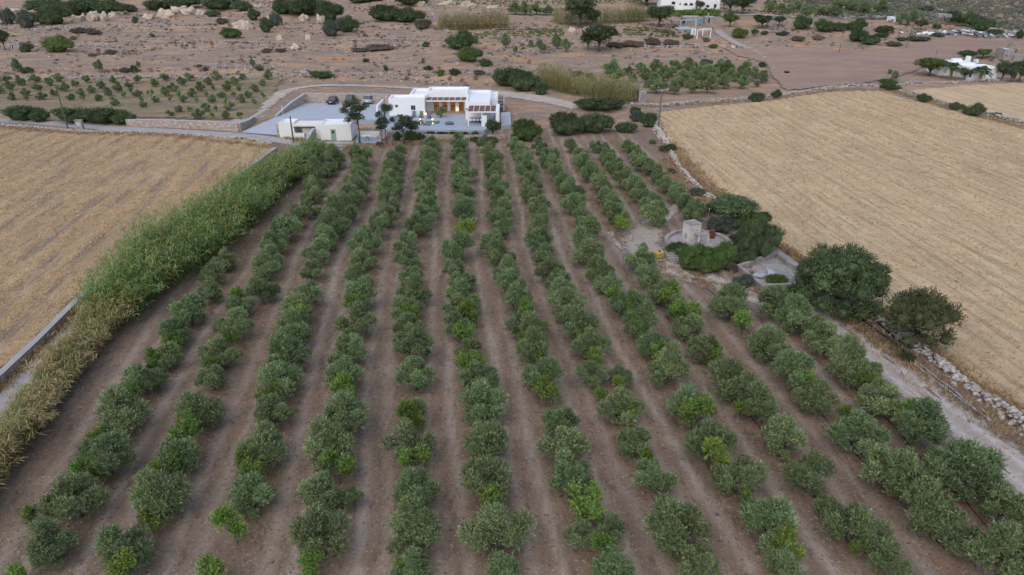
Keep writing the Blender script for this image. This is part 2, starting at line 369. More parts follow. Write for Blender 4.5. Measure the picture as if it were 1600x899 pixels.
def tree_mesh(kind, seed):
    """unit tree: crown about 2 wide, full height given by the puffs"""
    rg = np.random.default_rng(seed); rr = random.Random(seed); puffs = []; m = MB()
    if kind == 'carob':
        for k in range(26):
            a = k * 2.4; rad = math.sqrt((k + .5) / 26) * 0.82; z = 0.25 + 0.82 * math.sqrt(max(0, 1 - rad * rad)) * rr.uniform(.72, 1.0)
            r = rr.uniform(0.14, 0.25); puffs.append((rad * math.cos(a), rad * math.sin(a), z, r, r, r))
        for k in range(12):
            a = k * 2 * PI / 12; puffs.append((.76 * math.cos(a), .76 * math.sin(a), rr.uniform(.18, .45), .2, .2, .18))
        puffs.append((0, 0, 0.45, .66, .66, .36))
        cm = crown_mesh('crown', M['carob'], rg, puffs, n_shoot=4600, k=7, L=0.036, W=0.022, up=0.6, slen=0.55, inner=0.5, spread=0.8, core=0.55, cv=0.3)
        m.tube([(0, 0, -.05), (.02, 0, .15), (0, .02, .35)], [.07, .055, .05])
        for p in puffs[:26]: m.tube([(0, 0, .2), (p[0] * .5, p[1] * .5, p[2] * .6), p[:3]], [.03, .018, .006], 4)
    elif kind == 'juniper':
        for k in range(22):
            a = k * 2.4; rad = math.sqrt((k + .5) / 22) * 0.78; z = 0.62 + 0.72 * math.sqrt(max(0, 1 - rad * rad)) * rr.uniform(.6, 1.0)
            r = rr.uniform(0.18, 0.3); puffs.append((rad * math.cos(a), rad * math.sin(a), z, r, r, r))
        for k in range(9):
            a = k * 2 * PI / 9; puffs.append((.72 * math.cos(a), .72 * math.sin(a), rr.uniform(.45, .7), .22, .22, .18))
        puffs.append((0, 0, 0.8, .6, .6, .4))
        cm = crown_mesh('crown', M['juniper'], rg, puffs, n_shoot=3000, k=7, L=0.045, W=0.022, up=0.3, slen=0.45, inner=0.5, spread=0.7, core=0.55, cv=0.25)
        m.tube([(-.05, 0, -.05), (-.04, 0, .25), (0, 0, .55)], [.06, .045, .04])
        m.tube([(.08, 0, -.05), (.1, 0, .3), (.2, 0, .7)], [.04, .03, .02])
        for p in puffs[:31]: m.tube([(0, 0, .45), (p[0] * .5, p[1] * .5, p[2] * .8), p[:3]], [.03, .015, .005], 4)
    elif kind == 'pine':         # stone pine like, layered clumps on a bare bent trunk, height 2.6
        for k in range(13):
            a = rr.random() * 6.28; rad = rr.uniform(.15, .78); z = rr.uniform(1.35, 2.35)
            rad *= 1.1 - 0.32 * (z - 1.35); r = rr.uniform(.2, .34); puffs.append((rad * math.cos(a), rad * math.sin(a), z, r, r, r * .62))
        puffs.append((0, 0, 2.35, .3, .3, .22))
        cm = crown_mesh('crown', M['pine'], rg, puffs, n_shoot=1100, k=8, L=0.075, W=0.022, up=0.7, slen=0.5, inner=0.3, spread=0.8, core=0.45, cv=0.25)
        m.tube([(0, 0, -.05), (.04, .02, .7), (-.03, 0, 1.4), (0, 0, 2.35)], [.06, .05, .04, .015])
        for p in puffs[:-1]: m.tube([(0, 0, p[2] - .35), (p[0] * .5, p[1] * .5, p[2] - .2), p[:3]], [.022, .016, .006], 4)
    elif kind == 'round':        # bushy broadleaf on a short trunk, height about 1.9
        for k in range(16):
            a = k * 2.4; rad = math.sqrt((k + .5) / 16) * 0.7; z = 0.85 + 0.75 * math.sqrt(max(0, 1 - rad * rad)) * rr.uniform(.45, 1.0)
            r = rr.uniform(0.22, 0.36); puffs.append((rad * math.cos(a), rad * math.sin(a), z, r, r, r))
        puffs.append((0, 0, 0.95, .6, .6, .4))
        cm = crown_mesh('crown', M['lentisk'], rg, puffs, n_shoot=1300, k=7, L=0.075, W=0.04, up=0.4, slen=0.45, inner=0.6, spread=0.85, core=0.6, cv=0.25)
        m.tube([(0, 0, -.05), (.03, 0, .4), (0, 0, .9)], [.08, .06, .04])
        for p in puffs[:12]: m.tube([(0, 0, .4), (p[0] * .5, p[1] * .5, p[2] * .8), p[:3]], [.03, .015, .006], 4)
    return cm, m.mesh('trunk', M['bark'], smooth=True)
CAROB = tree_mesh('carob', 41); JUNI = tree_mesh('juniper', 43)
PINE = [tree_mesh('pine', 50 + i) for i in range(4)]; ROUND = [tree_mesh('round', 60 + i) for i in range(5)]

# ================================================================== rows of the grove (photo positions of crown centres, crown width)
ROWS = [
 [(350,408,40),(331,430,42),(328,458,42),(295,485,58),(274,520,53),(255,557,58),(223,595,65),(188,648,88),(163,712,90),(113,780,92),(80,850,84)],
 [(520,246,42),(497,272,42),(489,303,38),(481,325,42),(447,356,54),(428,384,44),(417,420,45),(408,455,50),(375,478,48),(365,510,55),(338,552,65),(328,590,60),(313,640,80),(275,713,76),(253,775,95),(198,855,97)],
 [(564,242,42),(564,270,36),(556,295,46),(536,322,52),(520,356,50),(495,392,50),(486,422,40),(478,458,55),(463,482,58),(458,517,62),(450,555,70),(437,590,78),(425,645,66),(410,700,82),(392,772,80)],
 [(620,242,36),(614,261,34),(614,281,36),(606,300,42),(609,322,38),(603,339,40),(586,358,45),(572,381,50),(567,406,44),(559,430,46),(563,462,52),(558,505,60),(545,550,70),(537,590,62),(540,645,80),(517,702,90),(500,768,74),(546,778,46),(500,840,97)],
 [(675,225,28),(670,242,32),(670,261,34),(664,281,36),(664,297,40),(667,325,44),(653,353,44),(636,378,42),(636,406,40),(642,431,44),(643,458,52),(637,482,50),(637,510,50),(647,540,65),(647,587,66),(645,642,48),(640,697,78),(647,767,76),(648,832,100),(640,893,62)],
 [(717,225,30),(717,245,32),(725,270,38),(720,287,36),(728,308,34),(725,334,42),(714,389,52),(709,423,44),(722,442,48),(722,462,54),(722,480,52),(712,512,44),(732,545,48),(748,592,64),(755,633,78),(762,692,80),(763,752,84),(775,832,97),(787,893,62)],
 [(759,225,28),(764,236,30),(770,256,38),(773,273,34),(775,290,36),(781,308,34),(781,331,38),(781,359,38),(770,381,42),(781,400,42),(789,423,40),(798,443,44),(808,468,50),(823,505,60),(832,545,60),(845,588,66),(878,660,64),(883,695,84),(893,747,76),(905,835,54),(952,822,56),(958,890,80)],
 [(806,228,30),(819,245,32),(825,270,38),(830,286,32),(830,303,36),(842,322,40),(842,356,36),(842,378,46),(850,400,36),(858,423,42),(872,440,44),(877,458,48),(888,475,56),(903,505,65),(923,540,56),(925,585,50),(968,590,40),(970,638,66),(990,690,66),(1020,745,68),(1060,822,108),(1092,880,72)],
 [(844,228,24),(850,242,26),(864,240,26),(864,258,32),(872,272,32),(881,286,32),(892,297,40),(897,317,44),(911,339,36),(920,356,44),(914,378,44),(920,398,46),(936,423,44),(950,445,44),(980,473,54),(998,507,58),(1022,540,58),(1043,578,67),(1077,632,79),(1110,690,76),(1158,745,84),(1198,815,92),(1225,888,66)],
 [(892,228,24),(906,239,26),(914,256,30),(920,272,30),(934,283,34),(942,293,30),(947,306,36),(956,320,40),(964,337,38),(1000,405,50),(1013,431,44),(1028,458,46),(1058,482,44),(1074,508,52),(1102,545,56),(1145,592,76),(1183,627,72),(1222,682,76),(1265,742,74),(1290,790,44),(1335,815,92),(1385,873,70)],
 [(931,228,24),(945,239,26),(956,253,32),(967,267,28),(978,281,34),(992,292,34),(1000,303,36),(1017,317,36),(1025,334,46),(1142,476,60),(1203,537,70),(1240,575,75),(1277,622,68),(1340,678,80),(1395,735,100),(1460,800,100),(1540,858,98)],
 [(981,228,24),(989,237,24),(1003,253,34),(1014,264,26),(1031,275,32),(1042,289,32),(1059,303,34),(1073,317,32),(1080,334,32),(1094,326,26),(1212,470,60),(1250,498,64),(1286,530,66),(1325,572,72),(1360,580,38),(1372,624,72),(1440,662,88),(1503,732,110),(1572,790,86),(1605,870,90)],
]
SAPS = [
 [(285,502,26),(270,540,28),(240,568,30),(205,622,34),(160,686,36),(140,732,44),(70,808,38),(33,897,40)],
 [(375,463,26),(358,535,28),(335,570,30),(293,676,48),(265,731,40),(238,812,40),(195,886,50)],
 [(472,465,26),(472,495,45),(455,530,30),(425,620,36),(407,737,34),(385,732,38),(368,822,52),(335,888,50)],
 [(557,475,40),(527,565,24),(540,612,47),(525,657,26),(530,732,44),(510,794,22),(485,886,44)],
 [(642,462,28),(640,488,32),(647,657,46),(650,722,40),(650,795,40),(635,880,30)],
 [(728,357,28),(732,492,36),(727,523,34),(735,567,47),(745,650,24),(770,792,46)],
 [(815,492,32),(818,522,28),(840,558,28),(852,610,44),(872,656,30),(882,722,32),(912,787,54),(942,868,46)],
 [(846,333,20),(907,525,26),(927,559,28),(940,617,26),(967,607,26),(980,646,36),(1010,712,26),(1088,868,26)],
 [(936,281,20),(960,468,32),(982,488,26),(997,519,32),(1030,556,34),(1087,650,48),(1120,718,48),(1170,783,30),(1225,850,54)],
 [(972,351,24),(1042,463,40),(1070,493,38),(1115,556,28),(1147,600,34),(1160,640,30),(1340,857,30)],
 [(990,240,18),(1160,503,36),(1252,594,34),(1315,652,32),(1357,703,24),(1430,760,42)],
 [(1272,508,28),(1350,598,32),(1407,640,34),(1537,763,36),(1455,712,24)],
]
def crown_place(u, v, wpx, zc_per, wid):
    z = 1.0
    for _ in range(3):
        q = P(u, v, z); s = wpx / px(q) / wid; z = zc_per * s
    return q, s
TREES = []      # (row, x, y, scale)
for ri, row in enumerate(ROWS):
    for (u, v, wp) in row:
        q, s = crown_place(u, v, wp * (1.16 if v < 400 else 1.18 if v < 520 else 1.1), 1.42, 3.55); TREES.append((ri, q.x, q.y, min(max(s, 0.5), 1.5)))
for ri in range(12):                    # trees hidden behind their neighbours further up the rows: even planting distance
    row = sorted([t for t in TREES if t[0] == ri], key=lambda t: t[2])
    for a, b in zip(row, row[1:]):
        g = math.hypot(b[1] - a[1], b[2] - a[2]); n = round(g / 3.8) - 1
        if a[2] > 60 and 5.0 < g < 10 and n > 0:
            for k in range(n):
                q = (k + 1) / (n + 1); TREES.append((ri, a[1] + (b[1] - a[1]) * q + R.uniform(-.25, .25), a[2] + (b[2] - a[2]) * q + R.uniform(-.2, .2), min(1.25, (a[3] + b[3]) / 2 * R.uniform(.85, 1.0))))
ROWFIT = []
for ri in range(12):
    a = np.array([(t[1], t[2]) for t in TREES if t[0] == ri]); ROWFIT.append(np.polyfit(a[:, 1], a[:, 0], 2))

# ================================================================== ground
gm = ground_mat('hill_ground', [(0.325, 0.225, 0.155), (0.255, 0.19, 0.148), (0.41, 0.29, 0.178), (0.47, 0.245, 0.12), (0.20, 0.153, 0.118)],
                [(0.03, .42, .58), (0.09, .5, .64), (0.045, .545, .66), (0.25, .52, .68)], 0.10, sc=(1, 2.6, 1), speck=((0.17, 0.14, 0.12), 1.3, .58, .70, (0.52, 0.45, 0.38)))
xs = np.concatenate([np.linspace(-1500, -260, 25), np.arange(-250, 300, 2.2), np.linspace(310, 1500, 25)])
ys = np.concatenate([np.arange(-60, 158, 8.0), np.arange(160, 345, 0.9), np.arange(346, 440, 2.5), np.linspace(445, 2500, 40)])
X, Y = np.meshgrid(xs, ys); Z = hgt(X, Y)
def gridmesh(name, X, Y, Z, mat, mask=None, attrs=None, smooth=True):
    ny, nx = X.shape; I = np.arange(ny * nx).reshape(ny, nx)
    F = np.stack([I[:-1, :-1], I[:-1, 1:], I[1:, 1:], I[1:, :-1]], -1)
    F = F.reshape(-1, 4) if mask is None else F[mask]
    V = np.stack([X, Y, Z], -1).reshape(-1, 3)
    used = np.unique(F); rm = np.full(len(V), -1, int); rm[used] = np.arange(len(used))
    me = npmesh(name, V[used], rm[F], mat, smooth=smooth)
    for k, a in (attrs or {}).items():
        at = me.attributes.new(k, 'FLOAT', 'POINT'); at.data.foreach_set('value', np.asarray(a, np.float32).ravel()[used])
    return me
def struct(name, me): return tag(inst(me, name), kind='structure')
struct('ground', gridmesh('ground', X, Y, Z, gm))
def inpoly(x, y, poly):
    r = np.zeros(np.shape(x), bool); n = len(poly)
    for i in range(n):
        x0, y0 = poly[i][0], poly[i][1]; x1, y1 = poly[i - 1][0], poly[i - 1][1]
        c = ((y0 > y) != (y1 > y)); r ^= c & (x < (x1 - x0) * (y - y0) / ((y1 - y0) if y1 != y0 else 1e-9) + x0)
    return r
def nz(x, y, s, seed=0):
    x = np.asarray(x) / s + seed * 7.7; y = np.asarray(y) / s + seed * 3.1
    return (np.sin(x * 1.7 + 1.3 * np.sin(y * 1.1)) + np.sin(y * 1.9 + 1.7 * np.sin(x * .8 + 2)) + .6 * np.sin(2.9 * x + 2.3 * y)) / 2.6

# grove soil
gx = np.arange(-75, 80, 0.36); gy = np.arange(14, 128.5, 0.36); X, Y = np.meshgrid(gx, gy)
RX = np.stack([np.polyval(p, gy) for p in ROWFIT], 1)                     # row x for every y
trk = np.zeros_like(X); und = np.zeros_like(X)
for ri in range(12):
    dxr = np.abs(X - RX[:, [ri]]); und = np.maximum(und, np.clip(1.25 - dxr / 1.0, 0, 1))
for ri in range(-1, 12):
    a = RX[:, [ri]] if ri >= 0 else RX[:, [0]] - 5.2
    b = RX[:, [ri + 1]] if ri < 11 else RX[:, [11]] + 5.2
    mid = (a + b) / 2 + 0.25 * np.sin(gy[:, None] / 9 + ri * 1.7) + 0.1 * np.sin(gy[:, None] / 3.1 + ri)
    for sgn in (-1, 1):
        wdt = 0.30 + 0.08 * np.sin(gy[:, None] / 5 + ri + sgn)
        st = 0.75 + 0.25 * np.sin(gy[:, None] / 14 + ri * 2.3 + sgn)
        trk = np.maximum(trk, st * np.exp(-((X - mid - sgn * 0.78) / wdt) ** 2))
Z = 0.012 - 0.03 * trk + 0.05 * und + 0.02 * nz(X, Y, 1.3) + 0.02
sm = ground_mat('grove_soil', [(0.23, 0.158, 0.108), (0.20, 0.146, 0.107), (0.27, 0.198, 0.138), (0.155, 0.105, 0.075)],
                [(0.11, .42, .58), (0.4, .48, .62), (1.1, .52, .66)], 0.10, rz=0.11, sc=(1.6, 0.6, 1), speck=((0.42, 0.335, 0.26), 4.6, .57, .69, (0.10, 0.072, 0.056)),
                attrs=(('trk', (0.39, 0.315, 0.255), .22, .55, 0.9), ('und', (0.235, 0.125, 0.07), .48, .66, 0.8)))
struct('grove_soil', gridmesh('grove_soil', X, Y, Z, sm, attrs={'trk': trk, 'und': und}))

# stubble fields
def field(name, polypx, cell, mat, dirpx, ridge, zoff, pad=(), amp=0.1, seed=0):
    poly = [P(u, v) for u, v in polypx] + [Vector((*p, 0)) for p in pad]
    x = np.arange(min(p.x for p in poly), max(p.x for p in poly), cell); y = np.arange(min(p.y for p in poly), max(p.y for p in poly), cell)
    X, Y = np.meshgrid(x, y)
    a, b = P(*dirpx[0]), P(*dirpx[1]); ang = math.atan2(b.y - a.y, b.x - a.x)
    Q = -X * math.sin(ang) + Y * math.cos(ang); T_ = X * math.cos(ang) + Y * math.sin(ang)
    Qw = Q + 0.8 * np.sin(T_ / 21) + 0.35 * nz(T_, Q, 6, seed)
    rd = 0.5 + 0.5 * np.sin(2 * PI * Qw / ridge); rd = rd ** 1.5 * (0.55 + 0.45 * nz(T_ * .4, Q, 3.3, seed))
    Z = hgt(X, Y) + zoff + amp * rd + 0.05 * nz(X, Y, 0.9, seed) + 0.05
    cx = X[:-1, :-1] + cell / 2; cy = Y[:-1, :-1] + cell / 2
    j = 0.35 * nz(cx, cy, .8, seed)
    mask = inpoly(cx + j, cy + j, poly)
    struct(name, gridmesh(name, X, Y, Z, mat, mask, {'ridge': rd}))
    return poly, ang
st_at = (('ridge', (0.55, 0.395, 0.20), .2, .5, 1.2),)
def pang(a, b):
    a, b = P(*a), P(*b); return math.atan2(b.y - a.y, b.x - a.x)
LA = pang((0, 378), (167, 264)); RA = pang((1311, 217), (1600, 356))
sml = ground_mat('left_stubble', [(0.465, 0.315, 0.175), (0.39, 0.262, 0.152), (0.52, 0.36, 0.20), (0.305, 0.205, 0.132)], [(0.045, .42, .58), (0.16, .48, .66), (0.5, .54, .70)], 0.16,
                 speck=((0.50, 0.385, 0.245), 4.0, .56, .70, (0.25, 0.185, 0.14)), attrs=st_at, streak=(LA, .08, .7, (0.26, 0.19, 0.145), (0.47, 0.355, 0.23), .9))
smr = ground_mat('right_stubble', [(0.54, 0.39, 0.232), (0.475, 0.34, 0.20), (0.60, 0.445, 0.27), (0.40, 0.275, 0.17)], [(0.045, .42, .58), (0.16, .48, .66), (0.5, .55, .70)], 0.14,
                 speck=((0.60, 0.49, 0.34), 4.0, .58, .70, (0.33, 0.25, 0.19)), attrs=(('ridge', (0.67, 0.50, 0.285), .2, .5, 1.2),), streak=(RA, .07, 1.5, (0.33, 0.23, 0.145), (0.64, 0.49, 0.285), .7))
LF, la = field('left_stubble_field', [(-60, 199), (0, 200), (130, 210), (260, 211), (400, 222), (428, 232), (400, 262), (330, 312), (240, 378), (160, 445), (128, 466), (60, 528), (0, 584), (-80, 660)], 0.45, sml,
               ((0, 378), (167, 264)), 3.2, 0.03, pad=((-110, 40), (-140, 128)), amp=0.22, seed=1)
RF, ra = field('right_stubble_field', [(1038, 205), (1030, 176), (1100, 168), (1200, 159), (1300, 144), (1372, 143), (1420, 156), (1500, 178), (1600, 203)], 0.5, smr,
               ((1311, 217), (1600, 356)), 2.4, 0.03,
               pad=tuple((P(u, v).x, P(u, v).y) for u, v in ((1750, 240), (1900, 640), (1640, 690), (1598, 668), (1500, 592), (1430, 540), (1385, 496), (1300, 440), (1255, 408), (1214, 385), (1200, 350), (1180, 315), (1118, 300), (1066, 254), (1046, 230))), amp=0.14, seed=2)
FF, fa = field('far_stubble_field', [(1424, 142), (1500, 135), (1600, 130), (1750, 128), (1750, 232), (1600, 193), (1500, 167), (1430, 148)], 0.9, smr, ((1440, 145), (1600, 180)), 2.6, 0.06, amp=0.12, seed=3)
smb = ground_mat('bare_field', [(0.325, 0.22, 0.165), (0.27, 0.185, 0.145), (0.365, 0.26, 0.185), (0.36, 0.20, 0.13)], [(0.04, .42, .6), (0.2, .5, .7), (0.07, .58, .7)], 0.1, sc=(.6, 2, 1),
                 speck=((0.24, 0.16, 0.13), 1.5, .6, .72, (0.45, 0.33, 0.25)))
field('bare_red_field', [(1128, 74), (1200, 78), (1300, 80), (1400, 78), (1460, 62), (1500, 60), (1560, 64), (1585, 68), (1545, 88), (1480, 97), (1400, 122), (1340, 132), (1230, 142), (1205, 120), (1200, 100), (1150, 88)], 1.1, smb, ((1200, 110), (1540, 70)), 4, 0.12, amp=0.05, seed=4)
smo = ground_mat('orchard_ground', [(0.25, 0.19, 0.12), (0.19, 0.165, 0.09), (0.33, 0.235, 0.14), (0.20, 0.145, 0.12)], [(0.06, .42, .6), (0.2, .48, .62), (0.09, .52, .64)], 0.1, sc=(.6, 2.4, 1),
                 speck=((0.40, 0.31, 0.20), 2.0, .57, .7, (0.13, 0.13, 0.06)))
field('orchard_ground', [(-40, 128), (120, 125), (300, 124), (440, 121), (432, 140), (392, 186), (330, 187), (205, 184), (100, 178), (-40, 172)], 1.0, smo, ((0, 150), (400, 150)), 3.5, 0.10, amp=0.05, seed=5)

# ribbons: lanes and tracks
def ribbon(name, pts, widths, mat, zoff, step=0.8, nw=7, jit=0.12, seed=0, ruts=False, pix=True):
    W = [P(u, v) if pix else Vector((u, v, 0)) for u, v in pts]; q = np.array([(p.x, p.y) for p in W])
    for _ in range(2):                                             # corner cutting
        n = [q[0]]
        for i in range(len(q) - 1): n += [q[i] * .75 + q[i + 1] * .25, q[i] * .25 + q[i + 1] * .75]
        q = np.array(n + [q[-1]])
    L = np.concatenate([[0], np.cumsum(np.linalg.norm(np.diff(q, axis=0), axis=1))])
    s = np.arange(0, L[-1], step); c = np.stack([np.interp(s, L, q[:, 0]), np.interp(s, L, q[:, 1])], 1)
    t = unit(np.gradient(c, axis=0)); nrm = np.stack([-t[:, 1], t[:, 0]], 1)
    wd = np.interp(s / L[-1], np.linspace(0, 1, len(widths)), widths)
    lat = np.linspace(-.5, .5, nw)
    w1 = wd * (1 + jit * nz(s, s * 0, 2.2, seed)); w2 = wd * (1 + jit * nz(s, s * 0, 2.6, seed + 3))
    off = np.where(lat[None, :] < 0, lat[None, :] * w1[:, None], lat[None, :] * w2[:, None])
    X = c[:, [0]] + nrm[:, [0]] * off; Y = c[:, [1]] + nrm[:, [1]] * off; Z = hgt(X, Y) + zoff
    rut = np.exp(-((np.abs(off) - 0.75) / 0.35) ** 2) if ruts else np.zeros_like(X)
    edge = np.broadcast_to(np.abs(lat)[None, :] * 2, X.shape) * 1.0
    Z = Z - 0.04 * rut
    struct(name, gridmesh(name, X, Y, Z, mat, attrs={'rut': rut, 'edge': edge})); return c
def track_mat(name, c, c2, rc):
    m = ground_mat(name, [c, c2, rc], [(0.3, .42, .62), (1.2, .55, .7)], 0.05, attrs=(('rut', rc, .3, .5, 1.2),), speck=((0.22, 0.18, 0.155), 4, .6, .72, (0.5, 0.45, 0.40)))
    t = m.node_tree; b = t.nodes['Principled BSDF']                # worn, crumbling edge of the track
    a = nd(t, 'ShaderNodeAttribute'); a.attribute_name = 'edge'
    n = nd(t, 'ShaderNodeMath', operation='ADD'); t.links.new(a.outputs['Fac'], n.inputs[0])
    t.links.new(rng(t, noise(t, wpos(t), 1.0, 6, 0.75), .2, .8, -.55, .55), n.inputs[1])
    t.links.new(rng(t, n.outputs[0], .62, .95, 1, 0), b.inputs['Alpha']); return m
tm = track_mat('dirt_track', (0.385, 0.32, 0.268), (0.33, 0.268, 0.22), (0.49, 0.445, 0.40))
tw = track_mat('white_track', (0.47, 0.40, 0.335), (0.40, 0.32, 0.26), (0.55, 0.50, 0.44))
ribbon('dirt_track', [(1760, 890), (1650, 790), (1580, 727), (1500, 662), (1420, 598), (1350, 545), (1290, 503), (1235, 482), (1170, 460), (1110, 440), (1060, 425), (1015, 404), (985, 385), (972, 362)], [4.4, 4.4, 4.4, 4.2, 4.4, 5.2], tm, 0.075, seed=1, nw=13, ruts=True, step=.5)
ribbon('dirt_track', [(1010, 400), (1000, 375), (1020, 350), (1045, 335), (1060, 320)], [5, 6, 4, 2.5, 1.5], tm, 0.095, seed=4, nw=9)
ribbon('villa_track', [(340, 205), (385, 187), (420, 158), (445, 142), (490, 134), (560, 134), (640, 138), (700, 140), (770, 145), (830, 152), (880, 162), (905, 170)], [3.2, 5, 5.5, 5, 3, 2.6, 3, 5, 9, 8, 5], tw, 0.10, seed=2)
ribbon('hill_track', [(1400, -20), (1440, 2), (1470, 15), (1488, 28), (1520, 38), (1560, 48), (1620, 52), (1700, 50)], [4, 4, 4.5, 5], tw, 0.15, seed=3)
ribbon('house_track', [(1120, 48), (1132, 58), (1150, 68), (1185, 82), (1205, 100), (1212, 112)], [4.5, 4, 3.2, 2.4, 1.6], tm, 0.17, seed=5)
ribbon('terrace_track', [(1130, 24), (1230, 27), (1320, 28), (1400, 27)], [3, 3], tw, 0.17, seed=6)
ribbon('field_lane', [(-80, 186), (60, 191), (150, 200), (260, 205), (380, 212), (440, 220), (480, 228), (500, 236)], [3.0, 3.0, 3.0, 2.6], M['lane'], 0.06, seed=7, jit=.05)
ribbon('concrete_path', [(492, 238), (440, 262), (380, 310), (300, 370), (215, 432), (140, 495), (100, 530), (50, 585), (0, 640), (-70, 715), (-160, 800)], [2.0, 2.0], M['lane'], 0.06, seed=8, jit=.05)

# ------------------------------------------------------------------ stones and walls
def stone_variant(i, sub=1, flat=0.62, dis=0.16, mat='stone'):
    rg = np.random.default_rng(700 + i); v, f = ico(sub); v = v.copy()
    v = np.sign(v) * np.abs(v) ** 0.75; v = v * (1 + rg.normal(size=(len(v), 1)) * dis * .6) + rg.normal(size=v.shape) * dis * .25
    v = v * np.array([1, 0.78, flat]) * 0.5
    return npmesh('stone', v, f, M[mat])
STN = [stone_variant(i) for i in range(8)]
def rubble(pts, density, size, width, height, rg, hump=1.0):
    """positions of tumbled wall stones along a polyline of world points"""
    q = np.array([(p[0], p[1]) for p in pts]); L = np.concatenate([[0], np.cumsum(np.linalg.norm(np.diff(q, axis=0), axis=1))])
    n = int(L[-1] * density); s = rg.random(n) * L[-1]; o = rg.normal(size=n) * .32 * width
    x = np.interp(s, L, q[:, 0]); y = np.interp(s, L, q[:, 1])
    e = .5; tx = np.interp(s + e, L, q[:, 0]) - np.interp(s - e, L, q[:, 0]); ty = np.interp(s + e, L, q[:, 1]) - np.interp(s - e, L, q[:, 1])
    tl = np.hypot(tx, ty) + 1e-6; x = x - ty / tl * o; y = y + tx / tl * o
    hh = height * np.exp(-(o / width * 2) ** 2) * (0.75 + 0.35 * nz(s, s * 0, 3.0, hump))
    z = hgt(x, y) + np.clip(rg.random(n) ** .6 * hh - size * .1, 0, None) + size * .1
    sz = size * rg.uniform(.55, 1.35, n); return x, y, z, sz, s
def stones_joined(name, x, y, z, sz, rg, mat, parent=None):
    v, f = ico(1); n = len(x); off = np.array(parent.location) if parent else np.zeros(3)
    base = np.sign(v) * np.abs(v) ** .75 * np.array([.5, .4, .31])
    a = rg.random(n) * 6.28; ca, sa = np.cos(a), np.sin(a)
    B = base[None] * sz[:, None, None] * (1 + rg.normal(size=(n, len(v), 1)) * .13)
    B = np.stack([B[..., 0] * ca[:, None] - B[..., 1] * sa[:, None], B[..., 0] * sa[:, None] + B[..., 1] * ca[:, None], B[..., 2]], -1)
    B = B + np.stack([x, y, z], -1)[:, None, :] - off
    F = (f[None] + (np.arange(n) * len(v))[:, None, None]).reshape(-1, 3)
    o = inst(npmesh(name, B.reshape(-1, 3), F, mat), name, parent); o['kind'] = 'stuff'; return o
def wall_line(label, pxs, density, size, width, height, mat='stone', seed=0, single=0, ground=True):
    pts = [P(u, v) for u, v in pxs]; rg = np.random.default_rng(900 + seed)
    t = thing('dry_stone_wall', label, 'stone wall', pts[0], group=None)
    x, y, z, sz, s = rubble(pts, density, size, width, height, rg, seed)
    if single:
        d = np.hypot(x, y) - 3.0 * (z / max(height, .1)); k = np.argsort(d)[:single]
        vis = np.ones(len(x), bool); vis[k] = False
        for i in k:
            inst(STN[i % 8], 'stone', t, (x[i] - pts[0].x, y[i] - pts[0].y, z[i] - pts[0].z), (rg.normal() * .2, rg.normal() * .2, rg.random() * 6.28), (sz[i],) * 3, M[mat] if i % 3 else M['palestone'])
        x, y, z, sz = x[vis], y[vis], z[vis], sz[vis]
    stones_joined('stones', x, y, z, sz, rg, M[mat], t); return t
wall_line('tumbled grey dry stone wall beside the dirt track at lower right', [(1640, 705), (1600, 670), (1560, 636), (1500, 595), (1455, 560), (1420, 535), (1385, 508), (1345, 484), (1320, 470)], 21, 0.42, 1.15, 0.75, 'stone', 1, single=290)
wall_line('pale stone wall between upper grove and right stubble field', [(1040, 222), (1052, 246), (1064, 266), (1078, 284), (1096, 300), (1116, 314)], 16, 0.42, 0.8, 0.8, 'palestone', 2)
wall_line('short stone wall running from the utility pole past the shrubs', [(1010, 182), (1022, 196), (1030, 208), (1040, 222)], 16, 0.5, 0.9, 0.8, 'palestone', 3)
wall_line('rubble wall along the far edge of the right stubble field', [(985, 164), (1040, 166), (1090, 160), (1150, 157), (1205, 152), (1250, 146), (1300, 138), (1350, 134), (1385, 137)], 11, 0.55, 2.0, 0.7, 'stone', 4)
wall_line('diagonal stone wall between the two right stubble fields', [(1385, 137), (1420, 148), (1470, 160), (1520, 174), (1570, 187), (1620, 198), (1700, 216)], 12, 0.5, 0.8, 0.8, 'stone', 5)
wall_line('low rubble wall along the lane above left stubble field', [(-60, 193), (0, 196), (60, 201), (120, 206), (200, 208), (260, 209), (330, 214), (380, 218), (425, 226)], 15, 0.36, 0.9, 0.5, 'palestone', 6)
wall_line('pale rubble terrace wall behind the young orchard', [(-30, 123), (60, 124), (140, 124), (220, 122), (300, 122), (400, 122)], 8, 0.5, 2.0, 0.45, 'stone', 7)
wall_line('long low terrace wall behind the villa', [(415, 119), (500, 120), (580, 117), (660, 117), (760, 118)], 6, 0.45, 1.8, 0.4, 'stone', 8)
wall_line('broken terrace wall across the upper left slope', [(60, 72), (160, 73), (260, 68), (360, 66), (440, 69)], 5, 0.55, 2.6, 0.4, 'stone', 9)
wall_line('stone terrace edge across the middle of the slope', [(500, 64), (570, 63), (640, 62), (700, 64)], 5, 0.55, 2.4, 0.4, 'stone', 10)
wall_line('rubble bank below the rock outcrop on the left slope', [(20, 48), (100, 45), (200, 42), (300, 40), (380, 38)], 5, 0.7, 3.4, 0.4, 'stone', 11)
wall_line('stone wall climbing the slope beside the brown reeds', [(702, 52), (690, 38), (678, 26), (668, 12), (660, 2)], 7, 0.6, 1.3, 0.7, 'stone', 12)
wall_line('stone wall below the vine terrace near the centre back', [(940, 66), (1000, 72), (1060, 74), (1130, 72), (1165, 74)], 8, 0.6, 1.6, 0.5, 'stone', 13)
wall_line('pale stone terrace wall across the upper right orchard', [(1195, 27), (1260, 28), (1330, 27), (1400, 27)], 7, 0.6, 1.3, 0.7, 'stone', 14)
